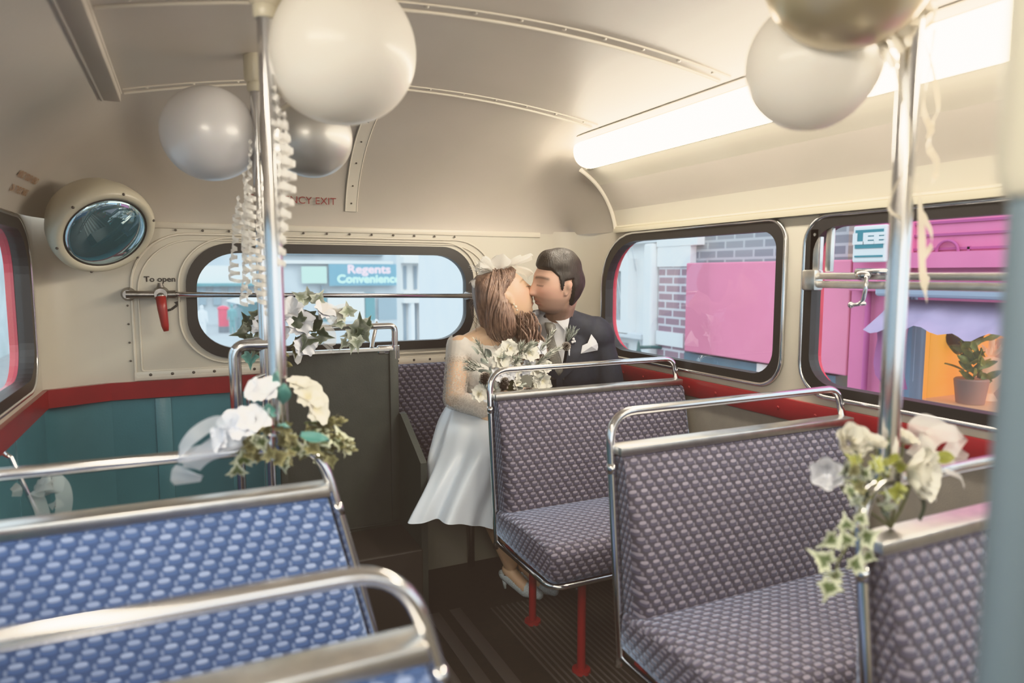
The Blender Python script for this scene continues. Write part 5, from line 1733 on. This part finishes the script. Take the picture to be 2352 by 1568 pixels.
# --- glittery organza bow tied to a thin rail in the stairwell, low on the left
PO = V((-.33, 1.95, .78))
e = empty('ribbon_bow', PO, 'glittery sheer bow hanging in the dark stairwell on the left', 'ribbon')
for pts, w in (([q(85, 1120, 1.95), q(95, 1100, 1.94), q(118, 1098, 1.93), q(140, 1115, 1.93), q(148, 1145, 1.93), q(145, 1180, 1.94)], .035), ([q(80, 1120, 1.95), q(100, 1112, 1.92), q(125, 1105, 1.92), q(118, 1130, 1.92), q(80, 1125, 1.94)], .040), ([q(78, 1130, 1.95), q(88, 1150, 1.94), q(98, 1180, 1.94), q(100, 1215, 1.94)], .03), ([q(30, 1115, 1.96), q(40, 1125, 1.95), q(38, 1140, 1.95)], .02), ([q(115, 1165, 1.95), q(130, 1155, 1.95), q(138, 1165, 1.95)], .02)):
    b = BM(); ribbon(b, smooth_path(pts, 7), w, facing=lambda t: (.5 + t, .3, 1 - t)); obj('loop', b, ORGANZA_D, e)
e2 = empty('stair_rail', PO, 'thin slanting chrome rail in the stairwell behind the left seat', 'handrail')
b = BM(); add_tube(b, [q(8, 1040, 1.97), q(24, 1050, 1.97), q(95, 1200, 1.97), q(150, 1330, 1.97)], .006, 8); obj('rail', b, CHROME, e2, smooth=True)
b = BM(); add_tube(b, [q(150, 1330, 1.97), V((q(150, 1330, 1.97).x, q(150, 1330, 1.97).y, -PO.z))], .006, 8); obj('post', b, CHROME, e2, smooth=True)

# stencil of worn red lettering on the left cove
cv = BVHTree.FromObject(ceiling, bpy.context.evaluated_depsgraph_get())
STC = mat('worn_stencil', (.36, .22, .13), .6)
def cove_pt(px, py, off=.003):
    r = ray(px, py); h = cv.ray_cast(_o, r.normalized())
    return (h[0], h[1]) if h[0] else (_o + r * 2.4, V((0, -1, 0)))
c0, n0 = cove_pt(54, 420); c1, _ = cove_pt(70, 427)
if n0.dot(_o - c0) < 0: n0 = -n0
ux = (c1 - c0); ux = (ux - n0 * ux.dot(n0)).normalized(); uy = n0.cross(ux)
for k, line in enumerate(('MIND YOUR HEAD', 'ON THE STAIRS')):
    def place(x, y, k=k):
        p = c0 + ux * (x - .010 * k) + uy * (y + .020 - .046 * k)
        h = cv.ray_cast(p + n0 * .2, -n0)
        return (h[0] + n0 * .003) if h[0] else p
    text_mesh('lettering', line, .030, place, STC, ceiling, sx=1.0, bold=.001)
# ================================================================== THE STREET OUTSIDE
ROADZ = -2.15
b = BM(); add_box(b, (-40, -30, ROADZ - .2), (45, 75, ROADZ))
struct(obj('street', b, mottle(mat('paving', rough=.8), (.36, .39, .41), (.30, .33, .35), 2)))
def brick(name, c1, c2, mortar, scale, plane):
    m = mat(name, c1, .85)
    tc = N(m, 'ShaderNodeTexCoord'); sp = N(m, 'ShaderNodeSeparateXYZ'); L(m, tc.outputs['Object'], sp.inputs[0])
    cb = N(m, 'ShaderNodeCombineXYZ'); L(m, sp.outputs[plane], cb.inputs[0]); L(m, sp.outputs[2], cb.inputs[1])
    t = N(m, 'ShaderNodeTexBrick'); L(m, cb.outputs[0], t.inputs['Vector'])
    t.inputs['Scale'].default_value = scale
    for k, c in (('Color1', c1), ('Color2', c2), ('Mortar', mortar)): t.inputs[k].default_value = (*c, 1)
    t.inputs['Mortar Size'].default_value = .012; t.inputs['Brick Width'].default_value = .24; t.inputs['Row Height'].default_value = .085
    L(m, t.outputs['Color'], bsdf(m).inputs['Base Color'])
    return m
PINK = mottle(mat('pink_render', rough=.7), (.76, .20, .39), (.72, .18, .36), 3)
PINK2 = mottle(mat('pink_board', rough=.6), (.80, .24, .38), (.76, .22, .35), 2)
PINKD = mat('pink_shadow_line', (.45, .08, .26), .7)
GREYBRICK = brick('grey_brick', (.22, .24, .28), (.30, .32, .34), (.46, .48, .50), 1.0, 1)
REDBRICK = brick('red_brick', (.42, .27, .32), (.34, .22, .28), (.70, .68, .72), 1.0, 1)
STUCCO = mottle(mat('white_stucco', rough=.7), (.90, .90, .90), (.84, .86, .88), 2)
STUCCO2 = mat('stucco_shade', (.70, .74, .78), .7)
LEAD = mottle(mat('leaded_glass', rough=.2), (.28, .34, .38), (.44, .50, .53), 8)
PLINTH = mottle(mat('teal_plinth', rough=.6), (.13, .21, .27), (.10, .17, .22), 3)
FX = 4.6
def P(px, py, X=FX): return onx(px, py, X)
def slab(bm, px0, py0, px1, py1, x0, x1, X=FX):
    """upright slab on the right-hand frontage seen between two picture corners, as a rectangle in the street plane"""
    a, c = P(px0, py0, X), P(px1, py1, X)
    add_box(bm, (min(x0, x1), min(a.y, c.y), min(a.z, c.z)), (max(x0, x1), max(a.y, c.y), max(a.z, c.z)))
    return a, c
EX = FX - .06                                # depth of the face being set out
def ez(px, py): return P(px, py, EX).z
def eyy(px): return P(px, 700, EX).y
# white stuccoed house
root = empty('house', (FX, eyy(1450), ROADZ), 'white stuccoed house with a leaded window, beyond the groom', 'house')
def sl(name, y0, y1, z0, z1, x0, x1, m, bev=0):
    b = BM(); add_box(b, at(root, (x0, y0, z0)), at(root, (x1, y1, z1)), bev); return obj(name, b, m, root)
yA, yB = 10.5, eyy(1512)
sl('wall', yB, yA + 4, ROADZ, 6, FX + .02, FX + .6, STUCCO)
sl('window', eyy(1432), eyy(1388), ez(1415, 735), ez(1415, 622), FX - .03, FX + .03, LEAD)
b = BM()
y0, y1, z0, z1 = eyy(1432), eyy(1388), ez(1415, 735), ez(1415, 622)
for k in range(-4, 9):
    ya = y0 + (y1 - y0) * k / 4
    add_tube(b, [at(root, (FX - .035, max(y0, min(y1, ya)), z0 + max(0, (y0 - ya)) * (z1 - z0) / (y1 - y0) / .5)), at(root, (FX - .035, min(y1, ya + (y1 - y0) * .5), z1 - max(0, (ya + (y1 - y0) * .5 - y1)) * (z1 - z0) / (y1 - y0) / .5))], .008, 4)
obj('lead_lattice', b, STUCCO2, root)
b = BM(); add_plate(b, [rrect(y0 - .14, y1 + .14, z0 - .14, z1 + .14, 0), rrect(y0, y1, z0, z1, 0)], -.10, .02, lambda a, c, d: at(root, (FX + d, a, c)))
obj('window_frame', b, STUCCO, root)
sl('cornice', yB, yA, ez(1450, 535), ez(1450, 515), FX - .16, FX + .1, STUCCO, .02)
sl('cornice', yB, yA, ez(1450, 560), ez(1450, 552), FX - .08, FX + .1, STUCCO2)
sl('pilaster', eyy(1508), eyy(1490), ROADZ, ez(1500, 560), FX - .14, FX + .05, STUCCO, .02)
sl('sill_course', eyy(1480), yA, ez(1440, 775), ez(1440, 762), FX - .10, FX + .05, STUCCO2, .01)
sl('side_light', eyy(1490), eyy(1478), ez(1484, 752), ez(1484, 612), FX - .02, FX + .03, REDBRICK)
sl('lower_window', eyy(1432), eyy(1405), ez(1420, 830), ez(1420, 787), FX - .02, FX + .03, LEAD)
sl('door', eyy(1492), eyy(1478), ez(1485, 830), ez(1485, 785), FX - .03, FX + .03, PLINTH)
# brick pier with white bands
root = empty('brick_pier', (FX, eyy(1545), ROADZ), 'red brick pier with white stone bands beside the pink hoarding', 'pier')
sl('shaft', eyy(1575), eyy(1512), ROADZ, ez(1545, 610), FX - .06, FX + .3, REDBRICK)
sl('stone_band', eyy(1574), eyy(1511), ez(1545, 795), ez(1545, 763), FX - .08, FX + .3, STUCCO)
sl('stone_cap', eyy(1586), eyy(1511), ez(1545, 612), ez(1545, 500), FX - .08, FX - .002, STUCCO)
sl('stone_cap', eyy(1604), eyy(1511), ez(1545, 565), ez(1545, 500), FX - .09, FX - .002, STUCCO)
# grey brick building with hoarding
EX = FX
root = empty('brick_building', (FX, eyy(1750), ROADZ), 'grey brick building front above the pink hoarding', 'building')
sl('wall', eyy(1942), eyy(1591), ROADZ, 6, FX, FX + .5, GREYBRICK)
sl('plinth', eyy(1948), eyy(1592), ROADZ, ez(1592, 808), FX - .10, FX + .1, PLINTH)
EX = FX - .16
root = empty('hoarding', (FX, eyy(1700), ez(1700, 830)), 'flat pink hoarding board on the grey brick front', 'hoarding')
sl('board', eyy(1950), eyy(1574), ez(1574, 806), ez(1574, 604), FX - .16, FX - .02, PINK2, .01)
b = BM(); add_box(b, (FX - .125, eyy(1769), ez(1752, 885)), (FX - .105, eyy(1736), ez(1752, 838)))
tag(obj('poster', b, mottle(mat('poster_paper', rough=.6), (.85, .83, .80), (.80, .62, .58), 9)), 'small white notice on the teal plinth below the hoarding', 'notice')
# pink shop front
root = empty('shop', (FX, eyy(2100), ROADZ), 'bright pink shop front with a lit display window', 'shop')
XS = FX - .10
z_win0, z_win1 = ez(2110, 938), ez(2110, 742)
yw1, yw0 = eyy(2082), eyy(2480)
def fS(a, c, d): return at(root, (XS + d, a, c))
b = BM(); add_plate(b, [rrect(.6, eyy(1943), ROADZ, 4.2, 0), rrect(yw0, yw1, z_win0 - .05, z_win1 + .12, 0)], 0, .05, fS)
obj('wall', b, PINK, root)
sl('pier', eyy(2080), eyy(1955), ROADZ, ez(1960, 512), XS - .06, XS + .05, PINK)
sl('fascia', .6, eyy(2062), ez(2100, 615), ez(2100, 580), XS - .07, XS, PINK)
for zz in (512, 540, 572, 600): sl('groove', .6, eyy(2075), ez(2120, zz) - .008, ez(2120, zz) + .008, XS - .012, XS + .0, PINKD)
sl('groove', eyy(2205) - .008, eyy(2205) + .008, ez(2205, 600), ez(2205, 565), XS - .012, XS, PINKD)
b = BM(); cc = P(2175, 588, XS - .02)
add_tube(b, [at(root, cc + V((0, .07 * cos(a) - .0, .07 * sin(a) + .03))) for a in [-.2 + 3.6 * k / 12 for k in range(13)]] , .010, 6); obj('hook', b, PINKD, root)
b = BM(); pp = eyy(2003)
add_tube(b, [at(root, (XS - .10, pp, ez(2003, 660))), at(root, (XS - .10, pp, ROADZ))], .020, 8); obj('drainpipe', b, PINKD, root)
b = BM(); add_box(b, at(root, (XS - .16, pp - .10, ez(2003, 668))), at(root, (XS - .04, pp + .12, ez(2003, 640))), .01); obj('junction_box', b, PINK, root)
FRB = mat('blue_window_frame', (.14, .22, .32), .45)
sl('window_frame', yw1 - .045, yw1 + .02, z_win0 - .08, z_win1 + .1, XS - .05, XS + .1, FRB)
sl('window_frame', yw0, yw1, z_win0 - .14, z_win0, XS - .09, XS + .1, FRB, .02)
sl('sill', yw0, yw1, z_win0 - .24, z_win0 - .17, XS - .14, XS + .1, STUCCO2, .01)
b = BM(); add_box(b, at(root, (XS + .06, yw0, z_win0)), at(root, (XS + .064, yw1 - .1, z_win1 + .5))); obj('window_pane', b, glass('shop_glass', refl=.5), root)
ORANGE = emis('orange_interior', (.85, .36, .045), 0.48)
ORANGE2 = emis('amber_interior', (.55, .28, .16), .30)
sl('interior_wall', yw0 - .3, yw1, z_win0 - .4, z_win1 + .8, XS + 1.0, XS + 1.04, ORANGE)
sl('interior_side', yw1 + .0, yw1 + .04, z_win0 - .4, z_win1 + .8, XS + .06, XS + 1.0, ORANGE)
sl('display_ledge', yw0 - .3, yw1, z_win0 - .06, z_win0 + .03, XS + .12, XS + 1.0, ORANGE2)
sl('display_screen', yw0, eyy(2150), z_win0, z_win0 + .42, XS + .75, XS + .78, ORANGE2)
# awning with drooping side flap
AW = mottle(mat('lilac_canvas', rough=.7), (.36, .29, .43), (.29, .24, .37), 4, 3, .4, 12)
AWS = mat('awning_underside', (.30, .10, .26), .8)
root = empty('awning', (XS, eyy(2200), z_win1), 'lilac canvas awning over the lit shop window', 'awning')
ztop, zlow = ez(2120, 688), ez(2120, 752)
b = BM()
n = 24
rows = []
for j in range(9):
    v = j / 8
    rows.append([b.verts.new(at(root, (XS - .10 - .30 * v - .02 * sin(6 * (i / n) * 3 + 2 * v) * v, yw0 + (yw1 + .05 - yw0) * i / n, ztop + (zlow - ztop) * v + .018 * sin(i * 1.3) * v + .02 * sin(i * .5) * v))) for i in range(n + 1)])
for A, B_ in zip(rows, rows[1:]):
    for i in range(n): b.faces.new((A[i], A[i + 1], B_[i + 1], B_[i]))
obj('canopy', b, AW, root, smooth=True)
b = BM()
P4 = [P(2082, 700, XS - .11), P(2008, 752, XS - .35), P(2014, 860, XS - .36), P(2030, 895, XS - .32), P(2078, 895, XS - .11)]
vs = [b.verts.new(at(root, p)) for p in P4]; b.faces.new(vs)
bmesh.ops.triangulate(b, faces=b.faces[:]); bmesh.ops.subdivide_edges(b, edges=b.edges[:], cuts=3)
for v in b.verts: v.co.x += .03 * sin(v.co.z * 14 + v.co.y * 7)
obj('side_flap', b, AWS, root, smooth=True)
b = BM(); add_box(b, at(root, (XS - .26, yw0, ztop + .02)), at(root, (XS - .10, yw1 + .1, ztop + .12)), .02); obj('roller_box', b, mat('awning_box', (.36, .42, .52), .4, .4), root)
root = empty('curtain', (XS + .1, yw1 - .15, z_win0), 'pleated grey blue curtain at the edge of the lit shop window', 'curtain')
b = BM()
for i in range(24):
    pass
rows = []
for zz in (z_win0 + .12, z_win1 + .2):
    rows.append([b.verts.new(at(root, (XS - .02 + .02 * sin(i * 1.6), yw1 + .05 - .006 * i, zz + (.05 * i / 16 if zz < z_win1 else 0)))) for i in range(17)])
for i in range(16): b.faces.new((rows[0][i], rows[0][i + 1], rows[1][i + 1], rows[1][i]))
obj('pleats', b, mat('curtain_cloth', (.30, .36, .48), .7), root, smooth=True)
# display pieces in the lit window
def disp(px, py, dx): p = onx(px, py, XS + dx); return p
GOLDP = mottle(mat('gold_leafage', rough=.4), (.42, .38, .08), (.20, .24, .06), 20)
for (px, base, h, w, kind, label) in ((2228, 920, .62, .105, 'plant', 'tall potted leafy plant in the lit shop window'), (2270, 905, .50, .085, 'lamp', 'pale pineapple shaped lamp in the lit shop window'), (2300, 905, .46, .09, 'pot', 'dull pink vase at the far end of the lit shop window')):
    p = disp(px, base, {'plant': .28, 'lamp': .50, 'pot': .66}[kind]); p.z = z_win0 + .034
    if kind == 'plant':
        e = empty('potted_plant', p, label, 'plant')
        b = BM(); add_lathe(b, [(0, 0), (w * .8, 0), (w, .16), (w * .9, .17), (0, .15)], 20); obj('pot', b, mat('terracotta', (.45, .24, .18), .6), e, auto=40)
        b = BM()
        for k in range(60): add_leaf(b, (random.gauss(0, .035), random.gauss(0, .035), .15 + .42 * k / 60), (random.uniform(-1, 1), random.uniform(-1, 1), .5), .12, .05, .6)
        obj('foliage', b, GOLDP, e)
        b = BM()
        for k in range(26): add_leaf(b, (random.gauss(0, .03), random.gauss(0, .03), .58 + .25 * k / 26), (random.uniform(-1, 1), random.uniform(-1, 1), .6), .10, .045, .6)
        obj('foliage', b, IVY, e)
    elif kind == 'lamp':
        e = empty('table_lamp', p, label, 'lamp')
        LP = emis('lamp_ceramic', (.85, .50, .30), .25)
        b = BM(); add_lathe(b, [(0, 0), (w * .7, 0), (w * .35, .05), (w * .9, .12), (w * 1.05, .20), (w * .75, .29), (0, .31)], 20); obj('base', b, LP, e, auto=50)
        b = BM()
        for k in range(10): add_leaf(b, (0, 0, .30), (cos(k * .628), sin(k * .628), 1.1), .10, .03, .6)
        obj('crown', b, LP, e)
        b = BM(); add_tube(b, [(0, 0, .31), (0, 0, .62)], .02, 8); add_box(b, (-.12, -.12, .60), (.12, .12, .63), .008); obj('stem', b, LP, e)
    else:
        e = empty('vase', p, label, 'vase')
        b = BM(); add_lathe(b, [(0, 0), (w * .6, 0), (w * 1.1, .18), (w * .9, .36), (w * .5, .42), (0, .40)], 20); obj('body', b, ORANGE2, e, auto=50)
p = disp(2180, 770, .45)
e = empty('spotlight', p, 'small black spotlight under the awning in the lit shop window', 'spotlight')
b = BM(); add_tube(b, [(0, .12, .06), (0, -.12, -.06)], [.05, .07], 12); obj('can', b, BLACK, e, auto=40)
b = BM(); add_tube(b, [(0, .05, .03), (0, .05, .16)], .012, 8); obj('arm', b, BLACK, e)
# agent's sign
root = empty('shop_sign', P(2000, 560, XS - .15), 'white sign board reading LEE in a teal panel', 'sign')
a_, c_ = P(1963, 590, XS - .15), P(2043, 530, XS - .15)
ym, zm = root.location.y, root.location.z
hw, hh = abs(a_.y - c_.y) / 2, .128
b = BM(); add_box(b, (-.02, -hw, -hh), (.02, hw, hh), .012); obj('board', b, WHITE, root)
TEALS = mat('sign_teal', (.03, .22, .27), .5)
b = BM(); add_box(b, (-.026, -hw * .85, -.030), (-.018, hw * .82, hh * .78)); obj('panel', b, TEALS, root)
text_mesh('lettering', 'LEE', .100, lambda x, y: V((-.029, .0 - x, .034 + y)), WHITE, root, bold=.006, sx=1.7)
b = BM(); add_box(b, (-.026, -hw * .85, -hh * .72), (-.018, hw * .82, -hh * .62)); obj('rule', b, TEALS, root)
# wall lantern
p = P(1466, 836, FX - .30)
e = empty('wall_lantern', p, 'green iron lantern on a bracket in front of the white house', 'lantern')
IRON = mat('green_iron', (.03, .12, .12), .5)
b = BM(); add_lathe(b, [(0, .26), (.015, .22), (.02, .16), (.035, .12), (.11, .03), (.13, .0), (.10, -.015), (.07, -.22), (0, -.22)], 16); obj('body', b, IRON, e, auto=40)
b = BM(); add_tube(b, [(0, 0, .18), (.15, -.05, .18), (.27, -.08, .17)], .018, 8); obj('bracket', b, IRON, e)

# ---- looking back down the street through the rear window
YB = 50.0
PALE = mottle(mat('pale_front', rough=.8), (.46, .50, .53), (.36, .41, .45), .6)
PALE2 = mat('pale_stone', (.68, .68, .67), .8)
PALEB = mat('pale_blue', (.20, .28, .33), .7)
PALEC = mat('pale_window', (.16, .22, .27), .6)
PALET = mat('pale_teal', (.06, .22, .25), .7)
def R(px, py, Y=YB): return ony(px, py, Y)
root = empty('parade_building', (R(800, 700).x, YB, ROADZ), 'pale parade of shops seen far off through the rear window', 'building')
def bx(name, px0, py0, px1, py1, d0, d1, m, Y=YB):
    a, c = R(px0, py0, Y), R(px1, py1, Y)
    b = BM(); add_box(b, at(root, (min(a.x, c.x), Y + d0, min(a.z, c.z))), at(root, (max(a.x, c.x), Y + d1, max(a.z, c.z)))); return obj(name, b, m, root)
bx('wall', 380, 470, 920, 790, .2, 1.5, PALE)
bx('cornice', 600, 598, 900, 606, -.3, .2, PALE2)
bx('cornice', 640, 580, 880, 586, -.3, .2, PALEB)
for k in range(7): bx('window', 470 + k * 58, 520, 492 + k * 58, 575, -.05, .25, PALEB)
for k in range(5): bx('window', 455 + k * 34, 655, 474 + k * 34, 700, -.05, .25, PALEB)
bx('awning_band', 440, 650, 600, 656, -.6, .2, PALET)
bx('pillar', 612, 600, 622, 790, -.3, .2, PALEB)
bx('pillar', 738, 655, 744, 790, -.3, .2, PALEB)
bx('shop_window', 752, 672, 838, 770, -.05, .25, PALE2)
bx('shop_window', 868, 685, 912, 770, -.05, .25, PALEB)
bx('doorway', 838, 672, 862, 775, -.1, .25, PALET)
bx('doorway', 735, 672, 752, 775, -.1, .25, PALET)
bx('shop_window', 450, 610, 590, 650, -.05, .25, PALE2)
root = empty('shop_sign', (R(830, 630).x, YB - .35, R(830, 630).z), 'pale blue fascia sign lettered Regents Convenience', 'sign')
bx('board', 752, 606, 912, 655, -.5, -.35, mat('sign_blue', (.08, .24, .32), .6))
bx('side_board', 690, 612, 748, 650, -.5, -.35, mat('sign_green', (.38, .52, .46), .6))
def fR(pc, yc, s):
    c = R(pc, yc, YB - .52)
    return lambda x, y: V((c.x + x, YB - .52, c.z + y)) - root.location
k_ = YB * 1.08 / FPX
text_mesh('lettering', 'Regents', 24 * k_, fR(848, 619, 1), mat('letter_pink', (.92, .68, .74), .5), root, bold=.02, sx=1.2)
text_mesh('lettering', 'Convenience', 23 * k_, fR(848, 641, 1), mat('letter_mint', (.66, .90, .78), .5), root, bold=.02, sx=1.1)
root = empty('colonnade_building', (R(990, 700, 26).x, 26, ROADZ), 'white pillared building on the right of the rear window view', 'building')
bx('wall', 918, 470, 1250, 830, .0, .6, PALE2, 26)
bx('cornice', 914, 590, 1250, 606, -.8, .0, PALE2, 26)
bx('entablature', 918, 668, 1250, 688, -.6, .0, PALE2, 26)
for k in range(7):
    for (t, bt_) in ((610, 664), (692, 790)):
        bx('window', 925 + k * 24, t, 933 + k * 24, bt_, -.08, .05, PALEC, 26)
for k in range(6): bx('pilaster', 936 + k * 24, 690, 944 + k * 24, 800, -.5, .0, STUCCO, 26)
root = empty('market_stall', (R(560, 720, 46).x, 46, ROADZ), 'teal market stall under a white canopy in the rear street', 'stall')
bx('back', 545, 690, 612, 760, 0, .4, PALET, 46)
b = BM()
q0, q1, q2 = R(520, 690, 29), R(600, 672, 30.5), R(612, 690, 29)
vs = [b.verts.new(at(root, p)) for p in (R(518, 690, 44), R(560, 700, 43.5), R(612, 686, 44), R(600, 670, 47))]; b.faces.new(vs); obj('canopy', b, PALE2, root)
zb = ROADZ
def on_road(px, Y): r = ray(px, 700); return V((r.x * Y / r.y, Y, ROADZ))
p = on_road(512, 43)
e = empty('post_box', p, 'red pillar post box on the pavement seen through the rear window', 'post box')
b = BM(); add_lathe(b, [(0, .38), (.28, .38), (.28, 1.35), (.32, 1.37), (.32, 1.44), (.24, 1.52), (0, 1.58)], 20); obj('body', b, mat('post_red', (.62, .04, .10), .6), e, auto=40)
b = BM(); add_lathe(b, [(0, 0), (.29, 0), (.29, .38), (0, .38)], 20); obj('base', b, mat('post_black', (.12, .14, .17), .6), e, auto=40)
def pedestrian(px, Y, col, label, h=1.7):
    p = on_road(px, Y)
    e = empty('person', p, label, 'person', 'people far down the street')
    b = BM()
    for dx in (-.09, .09): add_capsule(b, (dx, 0, .06), .06, (dx * .9, 0, h * .47), .085, 10)
    add_capsule(b, (0, 0, h * .50), .15, (0, 0, h * .76), .17, 12)
    for s in (-1, 1): add_capsule(b, (s * .20, 0, h * .78), .055, (s * .25, -.03, h * .48), .04, 8)
    add_capsule(b, (0, 0, h * .82), .055, (0, 0, h * .88), .05, 8); add_ellipsoid(b, (0, 0, h * .935), (.085, .10, .12), seg=12)
    remeshed('body', b, .025, col, e, 2)
pedestrian(532, 42, mat('coat_teal', (.10, .26, .28), .8), 'distant person in dark clothes just right of the post box')
pedestrian(546, 44, mat('coat_slate', (.14, .24, .28), .8), 'second distant person right of the post box, under the stall canopy')
pedestrian(463, 41, mat('coat_white', (.82, .84, .86), .8), 'distant person in white left of the post box')
p = on_road(1047, 18); p.z = R(1047, 745, 18).z
e = empty('street_lamp', p, 'lit glass street lantern at the right of the rear window', 'lantern')
b = BM(); add_lathe(b, [(.10, -.18), (.17, .20), (0, .20)], 8); obj('glass', b, emis('lamp_glow', (1.0, .72, .50), 1.2), e)
b = BM(); add_lathe(b, [(.19, .20), (.14, .30), (.04, .38), (0, .50)], 8); add_tube(b, [(0, 0, -.2), (0, 0, ROADZ - p.z)], .04, 8); obj('post', b, PALET, e)
# left-hand side of the street
root = empty('terrace', (-7.0, 4, ROADZ), 'grey green terrace across the street through the left window', 'building')
b = BM(); add_box(b, (-.5, -16, 0), (0, 40, 6.5)); obj('wall', b, mottle(mat('terrace_wall', rough=.8), (.60, .70, .74), (.46, .56, .60), .8), root)
for k in range(14):
    b = BM(); add_box(b, (-.05, -8 + k * 2.6, 2.2), (.04, -6.9 + k * 2.6, 4.2)); obj('window', b, PALEB, root)

# ================================================================== LIGHT
w = bpy.data.worlds.new('overcast'); SC.world = w; w.use_nodes = True
nt = w.node_tree
bg = nt.nodes['Background']
tc = nt.nodes.new('ShaderNodeTexCoord'); sp = nt.nodes.new('ShaderNodeSeparateXYZ'); nt.links.new(tc.outputs['Generated'], sp.inputs[0])
rp_ = nt.nodes.new('ShaderNodeValToRGB'); nt.links.new(sp.outputs[2], rp_.inputs[0])
rp_.color_ramp.elements[0].position = .0; rp_.color_ramp.elements[0].color = (.84, .89, .92, 1)
rp_.color_ramp.elements[1].position = .6; rp_.color_ramp.elements[1].color = (.85, .93, 1.0, 1)
nt.links.new(rp_.outputs[0], bg.inputs[0])
bg.inputs[1].default_value = 1.25

sd = bpy.data.lights.new('sky_glow', 'SUN'); so = bpy.data.objects.new('sky_glow', sd); COL.objects.link(so)
sd.energy = 1.3; sd.angle = radians(70); sd.color = (1.0, .98, .95)
so.rotation_euler = V((.12, .80, -.58)).to_track_quat('-Z', 'Y').to_euler()

vs_ = SC.view_settings
vs_.view_transform = 'Khronos PBR Neutral'
vs_.look = 'None'
vs_.exposure = .78
vs_.use_curve_mapping = True
cm = vs_.curve_mapping
cm.black_level = (-.034, -.029, -.026)
cm.update()
SC.render.film_transparent = False
cy = SC.cycles
cy.max_bounces = 7; cy.diffuse_bounces = 4; cy.glossy_bounces = 4; cy.transparent_max_bounces = 14; cy.transmission_bounces = 4
cy.caustics_reflective = False; cy.caustics_refractive = False
cy.sample_clamp_indirect = 4.0
cy.use_denoising = True

# ------------------------------------------------------------------ pieces that belong to a part go one level below it
UNDER = {'lapel': 'jacket', 'pocket_square': 'jacket', 'collar': 'shirt', 'collar_leaf': 'shirt', 'shirt_front': 'shirt', 'lock': 'hair', 'side_curls': 'hair',
         'screw': 'bowl', 'rim': 'mirror_glass', 'lever': 'hub', 'lead_lattice': 'window', 'rule': 'board', 'knot': 'skin', 'foot_clamp': 'tube'}
def stem_(o): return o.name.split('.')[0]
for root in [o for o in COL.objects if o.parent is None]:
    kids = list(root.children)
    for ch in kids:
        tgt = UNDER.get(stem_(ch))
        if stem_(root) == 'shop_sign' and stem_(ch) in ('lettering', 'panel'): tgt = 'board'
        if tgt:
            par = [k for k in kids if stem_(k) == tgt and k is not ch]
            if par: ch.parent = par[0]
